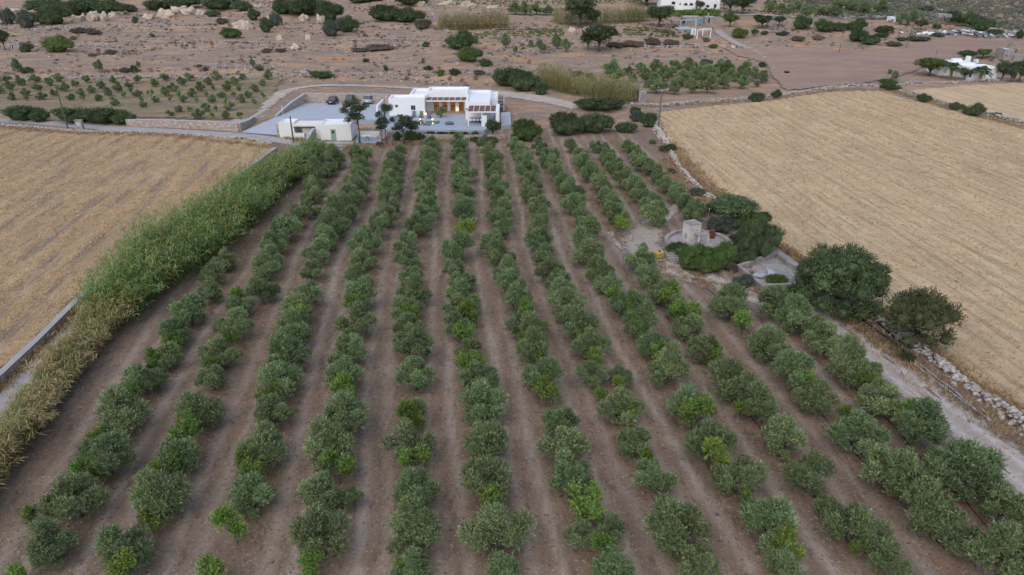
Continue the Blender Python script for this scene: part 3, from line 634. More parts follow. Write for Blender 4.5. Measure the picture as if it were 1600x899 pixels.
wall_line('stone wall along the garden of the palm house', [(1385, 137), (1430, 130), (1480, 131), (1520, 128), (1600, 126)], 9, 0.5, 0.9, 0.6, 'stone', 15)
# coped wall at the left
def strip_wall(name, label, pxs, wid, z1, mat, cope=None, z0=0.0, base=None):
    W = [P(u, v) if base is None else P(u, v, base) for u, v in pxs]; t = thing(name, label, 'wall', W[0]); 
    def ring(wd, zb, zt):
        m = MB(); n = len(W); Ls = []; Rs = []
        for i, p in enumerate(W):
            d = (W[min(i + 1, n - 1)] - W[max(i - 1, 0)]); d.z = 0; d.normalize(); nn = Vector((-d.y, d.x, 0))
            Ls.append(p + nn * wd / 2); Rs.append(p - nn * wd / 2)
        zz = z1 if hasattr(z1, '__len__') else [z1] * n
        V = []
        for i in range(n):
            b = W[i].z
            top = b + zz[i]
            lo, hi = (b - .1, top) if zb is None else (top + .003, top + zt)
            V += [(Ls[i].x, Ls[i].y, lo), (Rs[i].x, Rs[i].y, lo), (Rs[i].x, Rs[i].y, hi), (Ls[i].x, Ls[i].y, hi)]
        F = [(3, 2, 1, 0)]
        for i in range(n - 1):
            a = i * 4; c = a + 4
            for k in range(4): F.append((a + k, a + (k + 1) % 4, c + (k + 1) % 4, c + k))
        F.append(tuple(range((n - 1) * 4, n * 4))); m.add(V, F); return m
    ring(wid, None, None).build('wall', mat, t)
    if cope: ring(wid + 0.08, 1, 0.09).build('coping', cope, t)
    return t
strip_wall('field_wall', 'low stone wall with pale grey coping between left field and path', [(432, 238), (405, 258), (330, 316), (245, 380), (165, 442), (133, 472), (112, 492), (60, 545), (0, 602), (-80, 685), (-170, 770)], 0.5, 0.75, M['masonry'], M['lane'])

# rock outcrops and boulders
def rock_variant(i):
    v, f = ico(4); v = v.copy(); o = Vector((i * 13.1, i * 5.7, 0)); d = []
    for p in v:
        p = Vector(p); d.append(1 + .5 * mnoise.noise(p * 1.5 + o) - .45 * abs(mnoise.noise(p * 2.6 + o)) + .3 * abs(mnoise.noise(p * 5 + o)) + .12 * mnoise.noise(p * 11 + o))
    v = v * np.array(d)[:, None]; v[:, 2] = np.maximum(v[:, 2], -.35); return npmesh('rock', v * .5, f, M['rock'])
RCK = [rock_variant(i) for i in range(6)]
ROCKS = [(120,27,26,14),(132,26,12,12),(148,24,30,20),(164,25,16,20),(178,22,16,12),(190,16,20,14),(232,24,24,10),(258,20,30,16),(282,14,26,14),(298,16,26,16),(314,18,22,10),(352,30,24,12),(378,36,30,16),(388,40,14,18),(425,26,14,14),(475,26,16,14),(502,28,16,18),(438,58,14,12),(481,58,9,10),(461,72,17,14),(404,9,22,7),(655,4,18,12),(700,4,30,10),(730,6,32,12),(770,10,20,8),(20,15,20,6),(893,46,14,9),(917,45,18,8),(1145,73,9,5),(1129,72,9,4)]
for i, (u, v, w_, h_) in enumerate(sorted(ROCKS)):
    p = P(u, v + h_ * .4); k = px(p)
    o = inst(RCK[i % 6], 'boulder', None, p, (0, 0, R.random() * 6.28), (w_ / k, w_ / k * .7, max(h_ / k * 1.25, .5)))
    tag(o, f'pale weathered limestone boulder on the far slope, {ordn(i + 1)} from the left', 'boulder', 'limestone boulders on the slope')

# ================================================================== villa (pad level PZ)
PZ = 0.8
def flat(name, pxs, z, mat, th=None, base=None):
    m = MB(); W = [P(u, v, z) for u, v in pxs]
    if sum(W[i - 1].x * W[i].y - W[i].x * W[i - 1].y for i in range(len(W))) < 0: W.reverse()
    if th is None:
        m.add(W, [tuple(range(len(W)))])
    else: m.prism([(p.x, p.y) for p in W], z - th, z)
    o = m.build(name, mat); return tag(o, kind='structure')
flat('parking_court', [(478, 161), (608, 162.5), (612, 183), (600, 187), (547, 188), (451, 187), (433, 183)], PZ, M['concrete'], 0.9)
m = MB(); a, b, c, d = P(433, 183, PZ), P(453, 187, PZ), P(435, 212), P(376, 207.5)      # ramp down to the lane
m.add([(p.x, p.y, p.z + .07) for p in (a, b, c, d)], [(0, 3, 2, 1)]); tag(m.build('driveway', M['concrete']), kind='structure')
yF = P(680, 202.5, PZ).y
flat('pool_terrace', [(594, 203), (757, 203.5), (766, 198), (775, 172), (608, 172), (590, 186)], PZ + .008, M['slab'], 0.9)
flat('side_path', [(783, 176), (797, 175), (799, 194), (783, 197)], PZ + .002, M['concrete'], 0.9)
# terrace front wall of stone
strip_wall('terrace_wall', 'stone retaining wall with small dark vents below the pool terrace', [(592, 204.2), (680, 204.4), (756, 205)], 0.3, -0.05, M['masonry'], None, base=PZ)
tw_ = bpy.data.objects[-1] if False else [o for o in C.objects if o.name.startswith('terrace_wall')][0]
for u in (686, 697, 718, 725, 742):
    p = P(u, 204.7, PZ); MB().box(p.x - .4, p.x + .4, p.y - .22, p.y - .1, PZ - .5, PZ - .2).build('vent', M['dark'], tw_)
strip_wall('planter_wall', 'low stone planter wall below the villa shrubs', [(664, 216.5), (730, 217.5), (790, 217)], 0.4, 0.7, M['masonry'], None)
yL = P(636, 181, PZ).y; yR = P(745, 187, PZ).y; yC = P(700, 174.3, PZ).y
def zat(v, Y): return CAM_H + ray(800, v)[1] * Y
def xat(u, v, Y): return ray(u, v)[0] * Y
VL = thing('villa', 'white flat roofed villa with lit doorways and pool terrace', 'house', (xat(690, 178, yL), yL, PZ))
def block(name, x0, x1, y0, y1, z0, z1, par, rim=.38, rec=.34, mat='white', parent=VL):
    m = MB(); r = rim
    V = [(x0, y0, z0), (x1, y0, z0), (x1, y1, z0), (x0, y1, z0), (x0, y0, z1), (x1, y0, z1), (x1, y1, z1), (x0, y1, z1),
         (x0 + r, y0 + r, z1), (x1 - r, y0 + r, z1), (x1 - r, y1 - r, z1), (x0 + r, y1 - r, z1), (x0 + r, y0 + r, z1 - rec), (x1 - r, y0 + r, z1 - rec), (x1 - r, y1 - r, z1 - rec), (x0 + r, y1 - r, z1 - rec)]
    F = [(0, 1, 5, 4), (1, 2, 6, 5), (2, 3, 7, 6), (3, 0, 4, 7)]
    for k in range(4):
        j = (k + 1) % 4; F.append((4 + k, 4 + j, 8 + j, 8 + k)); F.append((8 + k, 8 + j, 12 + j, 12 + k))
    F.append((3, 2, 1, 0)); m.add(V, F); o = m.build(name, M[mat], parent)
    MB().add([(x0 + r, y0 + r, z1 - rec + .004), (x1 - r, y0 + r, z1 - rec + .004), (x1 - r, y1 - r, z1 - rec + .004), (x0 + r, y1 - r, z1 - rec + .004)], [(0, 1, 2, 3)]).build('roof', M['roofwhite'], o)
    return o
zL = zat(154, yL); zC = zat(142.7, yC); zR = zat(160, yR)
xl0, xl1 = xat(608.5, 181, yL), xat(664.5, 181, yL)
yLb = (zL - CAM_H) / ray(0, 148)[1]; yLbb = (zL + .1 - CAM_H) / ray(0, 138.2)[1]
xm = xat(640, 148, yLb)
wingL = block('left_wing', xl0, xl1, yL, yLb, PZ, zL, None)
block('rear_wing', xm, xl1 + .25, yLb - .36, yLbb, PZ, zL + .12, None)
xc0, xc1 = xl1 + .1, xat(727.5, 187, yR) + .1
yCb = (zC - CAM_H) / ray(0, 137)[1]
ztop = PZ + 2.55
block('hall_upper_wall', xc0, xc1, yC, max(yCb, yC + 5), ztop, zC, None)
xr0, xr1 = xat(727.5, 187, yR), xat(766, 187, yR)
yRb = (zR - CAM_H) / ray(0, 141)[1]
wingR = block('right_wing', xr0, xr1, yR, yRb, PZ, zR, None)
block('rear_annex', xr1 - .02, xr1 + 1.3, yRb - 6, yRb - .02, PZ, zR - .3, None)
# hall: piers, back wall, lit room
opn = [(678, 686.3), (691, 699.3), (704, 711.7), (717.2, 724.8)]
edges = [xl1 + .02] + [xat(q, 174, yC) for o in opn for q in o] + [xr0 - .02]
for k in range(0, len(edges), 2): MB().box(edges[k], edges[k + 1], yC + .01, yC + .4, PZ, ztop - .004).build('pier', M['white'], VL)
MB().box(xl1 + .02, xr0 - .02, yC + 4.5, yC + 4.7, PZ, ztop - .004).build('back_wall', M['warm'], VL)
MB().box(xl1 + .02, xr0 - .02, yC + .42, yC + 4.49, PZ - .02, PZ + .03).build('hall_floor', M['warm'], VL)
MB().box(xl1 + .021, xr0 - .021, yL + .8, yC + .3, PZ - .02, PZ + .022).build('porch_floor', plain('porch_tile', (0.48, 0.38, 0.30), .7, .05, 2), VL)
for k, (a, b) in enumerate(opn):
    x0, x1 = xat(a, 174, yC), xat(b, 174, yC)
    m = MB(); m.box(x0, x0 + .07, yC + .2, yC + .26, PZ + .03, ztop - .01); m.box(x1 - .07, x1, yC + .2, yC + .26, PZ + .03, ztop - .01); m.box((x0 + x1) / 2 - .04, (x0 + x1) / 2 + .04, yC + .2, yC + .26, PZ + .03, ztop - .01)
    m.build('door_frame', M['wood'], VL)
    m = MB(); xx = (x0 + x1) / 2; m.box(xx - .4, xx + .4, yC + 1.6, yC + 2.2, PZ + .7, PZ + .78)
    for sx in (-.35, .3): m.box(xx + sx, xx + sx + .05, yC + 1.7, yC + 2.1, PZ + .03, PZ + .7)
    m.build('table', M['wood2'], VL)
hl = bpy.data.lights.new('hall_light', 'POINT'); hl.energy = 24; hl.color = (1, .60, .28); hl.shadow_soft_size = .3
for fx in (.25, .7):
    q = bpy.data.objects.new('hall_light', hl); C.objects.link(q); q.location = (xl1 + (xr0 - xl1) * fx, yC + 2.2, ztop - .35)
# windows on the left wing
for (u0, u1, v0, v1, lit) in ((642, 649, 165, 172, True), (617.5, 621.8, 164, 168, False)):
    x0, x1 = xat(u0, 168, yL), xat(u1, 168, yL); z0, z1 = zat(v1, yL), zat(v0, yL)
    wn = MB().box(x0, x1, yL - .03, yL + .05, z0, z1).build('window', M['wood'], VL)
    for s_ in (0, 1):
        a = x0 + .08 + s_ * (x1 - x0) / 2; b = x0 + (s_ + 1) * (x1 - x0) / 2 - .06
        MB().box(a, b, yL - .045, yL - .032, z0 + .08, z1 - .08).build('pane', M['glass'], wn)
# pergolas
def pergola(x0, x1, y0, y1, z, n, posts, lab):
    m = MB(); m.box(x0, x1, y0, y0 + .16, z - .2, z); m.box(x0, x0 + .14, y0 + .16, y1, z - .2, z); m.box(x1 - .14, x1, y0 + .16, y1, z - .2, z); m.box(x0 + .14, x1 - .14, y1 - .14, y1, z - .2, z)
    p = m.build(lab, M['white'], VL)
    stp = (x1 - x0) / n
    for k in range(n): MB().box(x0 + k * stp + .06, x0 + (k + 1) * stp - .06, y0 + .1, y1 - .05, z + .004, z + .05).build('shade_panel', M['cane'], p)
    for k in range(n + 1): MB().box(x0 + k * stp - .04, x0 + k * stp + .04, y0 + .1, y1 - .06, z + .003, z + .09).build('rafter', M['white'], p)
    for (xp, yp) in posts: MB().box(xp, xp + .16, yp, yp + .16, PZ, z - .204).build('post', M['white'], p)
pergola(xl1 + .04, xr0 - .03, yC - 3.2, yC - .02, PZ + 2.75, 7, [], 'porch_pergola')
yPf = P(731, 197, PZ).y; xp0, xp1 = xat(731.2, 197, yPf), xat(775, 197, yPf)
pergola(xp0, xp1, yPf, yR - .03, PZ + 2.6, 5, [(xp0, yPf), (xat(752.5, 198, yPf), yPf + .05)], 'dining_pergola')
MB().box(xat(773, 192, yPf) + .2, xat(780, 192, yPf), yPf - .3, yR + 1, PZ, PZ + 2.75).build('side_wall', M['white'], VL)
cx = xat(753, 197, yPf)
MB().box(cx - .02, cx + .95, yPf - .55, yPf - .05, PZ, PZ + 1.9).build('counter_pillar', M['white'], VL)
MB().box(xr0 + .1, xr1 - .1, yR - .06, yR - .005, PZ + 1.85, PZ + 2.05).build('wall_shelf', M['wood2'], VL)
# pool
pp = [P(617, 194.5, PZ), P(684.5, 194.5, PZ), P(688.5, 189.3, PZ), P(617, 189.3, PZ)]
pl = thing('swimming_pool', 'turquoise swimming pool set in the grey villa terrace', 'pool', (pp[0].x, pp[0].y, PZ))
MB().add([(p.x, p.y, PZ + .035) for p in pp], [(0, 1, 2, 3)]).build('water', M['pool'], pl)
m = MB()
m.box(pp[0].x - .3, pp[1].x + .5, pp[0].y - .3, pp[0].y, PZ - .02, PZ + .05); m.box(pp[0].x - .3, pp[1].x + .5, pp[2].y, pp[2].y + .3, PZ - .02, PZ + .05); m.box(pp[1].x + .2, pp[1].x + .5, pp[1].y + .003, pp[2].y - .003, PZ - .02, PZ + .052)
m.build('rim', M['slab'], pl)
# loungers etc
def lounger(u, v, mat, label, rz):
    p = P(u, v, PZ); t = thing('sun_lounger', label, 'lounger', p, 'sun loungers on the villa terrace', rz)
    MB().box(-.33, .33, -1.0, .3, .28, .38).build('seat', mat, t, local=True)
    m = MB(); m.add([(-.33, .3, .3), (.33, .3, .3), (.33, .85, .95), (-.33, .85, .95), (-.33, .3, .42), (.33, .3, .42), (.33, .78, 1.02), (-.33, .78, 1.02)], [(0, 1, 2, 3), (7, 6, 5, 4), (0, 4, 5, 1), (1, 5, 6, 2), (2, 6, 7, 3), (3, 7, 4, 0)]); m.build('backrest', mat, t, local=True)
    for sx in (-.3, .26):
        for sy in (-.9, .2): MB().box(sx, sx + .05, sy, sy + .05, 0, .28).build('leg', M['wood'], t, local=True)
for k, (u, v) in enumerate(((646.5, 183), (658.2, 183.5), (670.5, 184))):
    lounger(u, v, M['grey'], f"grey sun lounger by the villa's left wing, {('leftmost', 'middle', 'rightmost')[k]} of three", 0)
lounger(664, 195.8, M['orange'], 'orange lounger at the near edge of the pool', 1.3)
p = P(702, 195, PZ); o = inst(npmesh('bean_bag', ico(2)[0] * np.array([.9, .5, .35]) + np.array([0, 0, .3]), ico(2)[1], M['grey'], smooth=True), 'bean_bag', None, p)
tag(o, 'grey bean bag lying alone on the terrace right of the pool', 'bean bag')
def lamp(u, v, label, zb=PZ, e=3):
    p = P(u, v, zb); t = thing('garden_lamp', label, 'lamp', p, 'lamps lit around the villa')
    MB().tube([(0, 0, 0), (0, 0, .28)], [.05, .04], 6).build('post', M['dark'], t, local=True)
    inst(npmesh('bulb', ico(2)[0] * .11 + np.array([0, 0, .38]), ico(2)[1], M['bulb'], smooth=True), 'bulb', t)
    l = bpy.data.lights.new('lamp_light', 'POINT'); l.energy = e; l.color = (1, .6, .3); l.shadow_soft_size = .1
    q = bpy.data.objects.new('lamp_light', l); C.objects.link(q); q.parent = t; q.location = (0, -.2, .55)
for u, v, lb in ((637.5, 180, 'small lit lamp at the foot of the left villa wing'), (657, 190, 'small lit lamp at the left end of the pool'), (676, 190, 'small lit lamp behind the middle of the pool'),
                 (714.5, 174.6, 'small lit lamp between the villa doorways'), (690.5, 183.5, 'small lit lamp under the terrace olive tree'), (665.5, 181, 'small lit lamp at the corner of the left wing')): lamp(u, v, lb)
lamp(734, 189, 'small lit lamp at left of the dining table')
lamp(756.3, 184, 'lit lamp on the white pillar by the dining table', PZ)
# dining set
p = P(744, 191, PZ); t = thing('dining_table', 'long dining table under the right villa pergola', 'table', p)
MB().box(-1.3, 1.3, -.4, .4, .7, .76).build('top', M['wood'], t, local=True)
for sx in (-1.2, 1.12):
    for sy in (-.34, .26): MB().box(sx, sx + .08, sy, sy + .08, 0, .7).build('leg', M['wood'], t, local=True)
for k in range(8):
    dx = -1.0 + (k % 4) * .65; sd_ = -1 if k < 4 else 1
    t = thing('dining_chair', f"pale dining chair on the {'near' if k < 4 else 'far'} side of the table, {ordn(k % 4 + 1)} from left", 'chair', (p.x + dx, p.y + sd_ * .7, PZ), 'chairs round the dining table', 0 if sd_ > 0 else PI)
    MB().box(-.21, .21, -.21, .21, .42, .47).build('seat', M['white'], t, local=True)
    MB().box(-.21, .21, .17, .21, .472, .88).build('backrest', M['white'], t, local=True)
    for sx in (-.2, .16):
        for sy in (-.2, .16): MB().box(sx, sx + .04, sy, sy + .04, 0, .418).build('leg', M['black'], t, local=True)
# steps and slatted frame at the villa's right
p = P(778, 170, PZ); t = thing('slatted_stair', 'stepped slat deck with stone side wall right of the villa', 'stairs', p)
for k in range(7): MB().box(p.x - 1.1, p.x + 1.0, p.y + k * .9, p.y + k * .9 + .5, PZ + .02, PZ + .2 + k * .14).build('step', M['slab'] if k % 2 else M['wood'], t)
MB().box(p.x + 1.02, p.x + 1.4, p.y - .8, p.y + 6.5, PZ - .3, PZ + 1.3).build('side_wall', M['masonry'], t)
# parking walls, screen wall
strip_wall('court_wall', 'stone retaining wall with pale coping behind the parked cars', [(478, 160.5), (540, 161.3), (609, 162)], 0.4, 1.85, M['masonry'], M['concrete'], base=PZ)
strip_wall('court_wall', 'stone wall with pale coping sloping down the left of the car park', [(477.4, 160.8), (455, 170.5), (432, 182.5)], 0.4, [1.85, 1.2, .25], M['masonry'], M['concrete'], base=PZ)
strip_wall('lane_wall', 'stone retaining wall with pale coping below the young orchard', [(199, 196.5), (260, 199), (330, 203), (374, 206)], 0.4, [1.1, 1.3, 1.5, 1.5], M['masonry'], M['concrete'])
strip_wall('lane_wall', 'short stone wall climbing beside the driveway', [(375, 206), (388, 198), (398, 190), (415, 189)], 0.4, [1.5, 1.1, .9, .9], M['masonry'], M['concrete'])
yw = P(592, 181, PZ).y
t = strip_wall('screen_wall', 'white screen wall between the car park and the villa', [(590, 183), (599.5, 172)], 0.35, 2.1, M['white'], None, base=PZ)
# cars
def car(u, v, label, paint, suv, rz):
    p = P(u, v, PZ); t = thing('parked_car', label, 'car', p, 'cars parked in the court', rz)
    pm = plain('car_paint', paint, .25, .03, 3, spec=.6)
    L2, W2, hb = 2.15, .88, (1.0 if suv else .9); ht = 1.72 if suv else 1.43
    def loft(prof, w0, w1, zs):
        m = MB(); n = len(prof); V = []
        for s in (-1, 1):
            for (y, z) in prof:
                k = w0 if z <= zs else w1; V.append((s * k, y, z))
        F = [tuple(range(n)), tuple(range(2 * n - 1, n - 1, -1))] + [(i, n + i, n + (i + 1) % n, (i + 1) % n) for i in range(n)]
        return m.add(V, F)
    body = loft([(-L2, .28), (-L2 - .05, .6), (-L2, hb), (L2 * .45, hb), (L2 * .96, hb - .18), (L2, .5), (L2 - .05, .28)], W2, W2, 9).build('body', pm, t, local=True)
    r0 = -L2 + (.05 if suv else .55); r1 = -L2 + (.3 if suv else 1.0)
    loft([(r0, hb + .003), (r1, ht), (L2 * .12, ht), (L2 * .5, hb + .003)], W2 - .04, W2 - .2, hb + .01).build('cabin', M['glass'], t, local=True)
    loft([(r1 + .04, ht + .002), (r1 + .08, ht + .04), (L2 * .1, ht + .04), (L2 * .13, ht + .002)], W2 - .2, W2 - .22, 9).build('roof', pm, t, local=True)
    for sx in (-1, 1):
        for sy in (-1.3, 1.35):
            wv = MB(); wv.tube([(sx * (W2 - .2), sy, .32), (sx * (W2 + .02), sy, .32)], [.32, .32], 14); wh = wv.build('wheel', M['black'], t, local=True)
            MB().tube([(sx * (W2 + .021), sy, .32), (sx * (W2 + .03), sy, .32)], [.19, .19], 10).build('rim', M['plate'], wh, local=True)
        MB().box(sx * .62 - .15, sx * .62 + .15, -L2 - .075, -L2 - .04, .62, .80).build('tail_light', M['red'], t, local=True)
    MB().box(-.26, .26, -L2 - .08, -L2 - .055, .5, .61).build('number_plate', M['plate'], t, local=True)
    MB().box(-W2 + .02, W2 - .02, -L2 - .1, -L2 + .1, .3, .45).build('bumper', M['black'], t, local=True)
car(523.5, 161, 'black saloon parked leftmost against the stone court wall', (.03, .033, .042), False, -.22)
car(551.5, 161, 'dark green estate car parked between black and silver cars', (.018, .04, .045), True, -.2)
car(580, 160.3, 'silver car parked rightmost, partly behind the pine', (.42, .43, .45), True, -.2)

# guest house
gy0 = P(470, 217, 0).y; gy1 = P(525, 220, 0).y
GH = thing('guest_house', 'cream single storey guest house with sage green door', 'house', (P(495, 219, 0).x, gy1, 0))
gx = lambda u, v, Y: xat(u, v, Y)
zg0 = zat(192.3, gy0); zg1 = zat(195, gy1)
ybk = (zg1 - CAM_H) / ray(0, 186)[1]
block('right_room', gx(502, 220, gy1), gx(550, 220, gy1), gy1, ybk, 0, zg1, None, .25, .15, 'cream', GH)
block('left_room', gx(438, 217, gy0), gx(461.8, 217, gy0), gy0, ybk + .2, 0, zg0, None, .25, .15, 'cream', GH)
xa, xb = gx(461.8, 217, gy0) + .01, gx(502, 220, gy1) - .01
ym = (gy0 + gy1) / 2 + .3
MB().box(xa, xb, ym, ybk - .1, zg1 - .55, zg1 - .28).build('porch_roof', M['cream'], GH)
MB().box(xa, xb - .9, ym + .02, ym + .2, zg1 - .75, zg1 - .552).build('beam', M['wood2'], GH)
MB().box(xa, xb, ybk - .6, ybk - .3, 0, zg1 - .553).build('back_wall', M['cream'], GH)
MB().box(xb - 1.0, xb, ym + .01, ym + .4, 0, zg1 - .1).build('pier', M['cream'], GH)
MB().box(xa + 1.2, xa + 3.0, ybk - 2.5, ybk - .61, 0, 1.7).build('oven', M['cream'], GH)
MB().box(xa, xa + 1.6, gy0 + .01, gy0 + .25, 0, 1.0).build('porch_wall', M['white'], GH)
x0, x1 = gx(518, 220, gy1), gx(526, 220, gy1); z1 = zat(202, gy1)
dr = MB().box(x0, x1, gy1 - .05, gy1 + .05, .02, z1).build('door', M['green'], GH)
MB().box(x0 + .25, x1 - .25, gy1 - .065, gy1 - .052, z1 - .75, z1 - .25).build('pane', M['glass'], dr)
MB().box(x1 - .14, x1 - .06, gy1 - .1, gy1 - .052, 1.0, 1.06).build('handle', M['dark'], dr)
strip_wall('yard_wall', 'stone wall with pale coping in front of the guest house porch', [(497.5, 215), (489, 220), (481, 227)], 0.35, [2.0, 1.7, 1.0], M['masonry'], M['concrete'], base=0.03)
strip_wall('yard_wall', 'rough stone corner wall at the left end of the guest house', [(436, 211.5), (437.5, 216.5)], 0.6, 2.0, M['masonry'], None, base=0.03)
flat('house_step', [(500, 221), (552, 221.5), (552, 225), (498, 224.5)], 0.14, M['lane'], .2)
flat('lower_court', [(502, 226), (548, 227), (536, 235), (492, 233)], 0.06, M['concrete'], .1)
flat('picnic_court', [(556, 214), (598, 214), (594, 224), (556, 223)], 0.10, M['slab'], .1)
strip_wall('bench_wall', 'cream wall behind the picnic table by the pines', [(559, 214), (593, 214.5)], 0.3, 1.0, M['cream'], None, base=0.1)
p = P(574, 219, .1); t = thing('picnic_table', 'white slab picnic table on a stone base beside the guest house', 'table', p)
MB().box(p.x - .75, p.x + .75, p.y - .45, p.y + .45, .82, .9).build('top', M['white'], t); MB().box(p.x - .25, p.x + .25, p.y - .25, p.y + .25, .1, .817).build('base', M['masonry'], t)
p = P(596, 217, .1); t = thing('stone_steps', 'short flight of stone steps from picnic court to the terrace', 'stairs', p)
for k in range(5): MB().box(p.x - .8, p.x + .8, p.y + k * .4, p.y + k * .4 + .399, 0, .2 + k * .15).build('step', M['masonry'], t)

# ------------------------------------------------------------------ well terrace
wc = P(1091, 379, 0.75)
WT = thing('well_platform', 'round walled stone platform around the pump hut', 'platform', (wc.x, wc.y, 0))
rr_ = 104 / px(wc) / 2
m = MB(); n = 40; V = []
for k in range(n):
    a = 2 * PI * k / n; w_ = 1 + .02 * math.sin(k * 3.3)
    for r_, z_ in ((rr_ * w_, -.05), (rr_ * w_, .95), (rr_ - .4, .95), (rr_ - .4, .6)): V.append((wc.x + r_ * math.cos(a), wc.y + r_ * math.sin(a), z_))
F = []
for k in range(n):
    a = k * 4; c = ((k + 1) % n) * 4
    for j in range(3): F.append((a + j, c + j, c + j + 1, a + j + 1))
m.add(V, F).build('rim_wall', M['oldconcrete'], WT)
MB().add([(wc.x + (rr_ - .39) * math.cos(2 * PI * k / n), wc.y + (rr_ - .39) * math.sin(2 * PI * k / n), .62) for k in range(n)], [tuple(range(n))]).build('floor', plain('cracked_paving', (.36, .35, .36), .9, .2, 1.2, .03, c2=(.30, .20, .15)), WT)
for k in range(5): MB().box(wc.x - rr_ - .5 - k * .05 + .1 * k, wc.x - rr_ + .9, wc.y - 2.4 - k * .35, wc.y - 2.05 - k * .35, 0, .75 - k * .14).build('step', M['oldconcrete'], WT)
p = P(1084, 378, .62); PH = thing('pump_hut', 'small cream pump hut with flat roof on the round platform', 'hut', (p.x, p.y, .62), rz=0, sc=.9)
a = Matrix.Rotation(.38, 4, 'Z')
def rb(m): m.v = [tuple(a @ Vector(q)) for q in m.v]; return m
rb(MB().box(-.75, .85, 0, 1.5, 0, 2.25)).build('wall', M['oldcream'], PH, local=True)
rb(MB().box(-.8, .9, -.05, 1.55, 2.253, 2.34)).build('roof', M['oldconcrete'], PH, local=True)
rb(MB().box(.25, .36, -.012, -.003, 1.35, 1.5)).build('vent', M['dark'], PH, local=True)
rb(MB().box(-.762, -.752, .5, .9, .3, 1.0)).build('hatch', M['oldconcrete'], PH, local=True)
LT = rb(MB().box(-.1, 1.5, -1.0, -.02, 1.12, 1.2)).build('lean_to_roof', M['oldconcrete'], PH, local=True)
for xx in (-.08, 1.38):
    rb(MB().box(xx, xx + .1, -.98, -.88, 0, 1.117)).build('post', M['cream'], PH, local=True)
for k in range(7): rb(MB().box(.1 + k * .18, .13 + k * .18, -.95, -.92, .05, .9)).build('bar', M['plate'], PH, local=True)
p = P(1112, 372, .62); t = thing('rusty_barrel', 'rusty red oil barrel standing beside the pump hut', 'barrel', p)
MB().tube([(0, 0, 0), (0, 0, .02), (0, 0, .3), (0, 0, .31), (0, 0, .6), (0, 0, .61), (0, 0, .92)], [.30, .31, .31, .325, .325, .31, .31], 16).build('drum', M['rust'], t, local=True)
MB().tube([(0, 0, .925), (0, 0, .95)], [.315, .315], 16).build('lid', M['rust'], t, local=True)
p = P(1029.5, 403, 0.07); t = thing('water_tank', 'yellow plastic water tank beside the dirt track', 'tank', p, rz=.5)
m = MB(); m.box(-.5, .5, -.35, .35, .04, .75); o = m.build('tank', M['yellow'], t, local=True); bv = o.modifiers.new('b', 'BEVEL'); bv.width = .12; bv.segments = 3
MB().tube([(0, 0, .752), (0, 0, .82)], [.14, .14], 12).build('cap', M['black'], t, local=True)
MB().box(-.42, .42, -.3, .3, 0, .035).build('base', M['black'], t, local=True)
# cistern
c4 = [P(1151, 414, .62), P(1191, 447, .62), P(1288, 441, .62), P(1217, 390, .62)]
CT = thing('cistern', 'old open concrete cistern behind the large round tree', 'cistern', (c4[1].x, c4[1].y, 0))
cc = sum((Vector((p.x, p.y, 0)) for p in c4), Vector()) / 4
wd = [.4, .35, .8, .4]
for i in range(4):
    p, q = c4[i], c4[(i + 1) % 4]; d = Vector((q.x - p.x, q.y - p.y, 0)).normalized(); nn = Vector((-d.y, d.x, 0))
    if nn.dot(Vector((cc.x - p.x, cc.y - p.y, 0))) < 0: nn = -nn
    e = .02 * i; A = Vector((p.x, p.y, 0)) + d * .01; B = Vector((q.x, q.y, 0)) + d * .0
    poly = [A, B, B + nn * wd[i], A + nn * wd[i]]
    if (poly[1] - poly[0]).cross(poly[2] - poly[1]).z < 0: poly.reverse()
    MB().prism([(s.x, s.y) for s in poly], -.1, .62 + e * .15).build('wall', M['oldconcrete'], CT)
MB().add([(p.x, p.y, .1) for p in c4], [tuple(range(4))]).build('floor', plain('cistern_floor', (.36, .335, .32), .9, .3, .7, .02, c2=(.20, .17, .15)), CT)
rg = np.random.default_rng(5)
slabp = P(1185, 430, .12)
for k in range(9):
    q = slabp + Vector((R.uniform(-1.4, 1.4), R.uniform(-.9, 1.2), .03 + .02 * k)); o = MB().prism([(.45 * math.cos(b_) * R.uniform(.6, 1), .45 * math.sin(b_) * R.uniform(.6, 1)) for b_ in np.linspace(0, 5.2, 6)], 0, .07).build('broken_slab', M['concrete'], CT, local=True)
    o.location = (q.x - c4[1].x, q.y - c4[1].y, q.z); o.rotation_euler = (R.uniform(-.25, .25), R.uniform(-.25, .25), R.random() * 6)

# ------------------------------------------------------------------ poles and pipes
def pole(u, v, vt, label, r=.12, arm=False, mat='wood', lean=0.0):
    p = P(u, v); hgt_ = CAM_H + ray(u, vt)[1] * p.y - p.z
    t = thing('utility_pole', label, 'pole', p)
    MB().tube([(0, 0, -.3), (lean * .5, 0, hgt_ * .5), (lean, 0, hgt_)], [r, r * .85, r * .7], 8).build('shaft', M[mat], t, local=True)
    if arm:
        MB().box(lean - .7, lean + .7, -.06, .06, hgt_ - .5, hgt_ - .4).build('crossarm', M[mat], t, local=True)
        for s in (-.6, 0, .6): MB().tube([(lean + s, 0, hgt_ - .398), (lean + s, 0, hgt_ - .2)], [.05, .03], 6).build('insulator', M['plate'], t, local=True)
    else:
        MB().tube([(lean, 0, hgt_ + .002), (lean, 0, hgt_ + .1)], [r * .75, r * .2], 8).build('cap', M['plate'], t, local=True)
    return p + Vector((lean, 0, hgt_))
tops = []
tops.append(pole(106, 201, 133, 'dark wooden utility pole beside the hedge left of the lane', .13, True, 'wood2'))
tops.append(pole(459, 224, 181, 'dark wooden pole in front of the guest house', .15, False, 'wood2'))
pole(1028, 203, 142, 'grey utility pole at the corner of the right stubble field', .15, False, 'wood', .1)
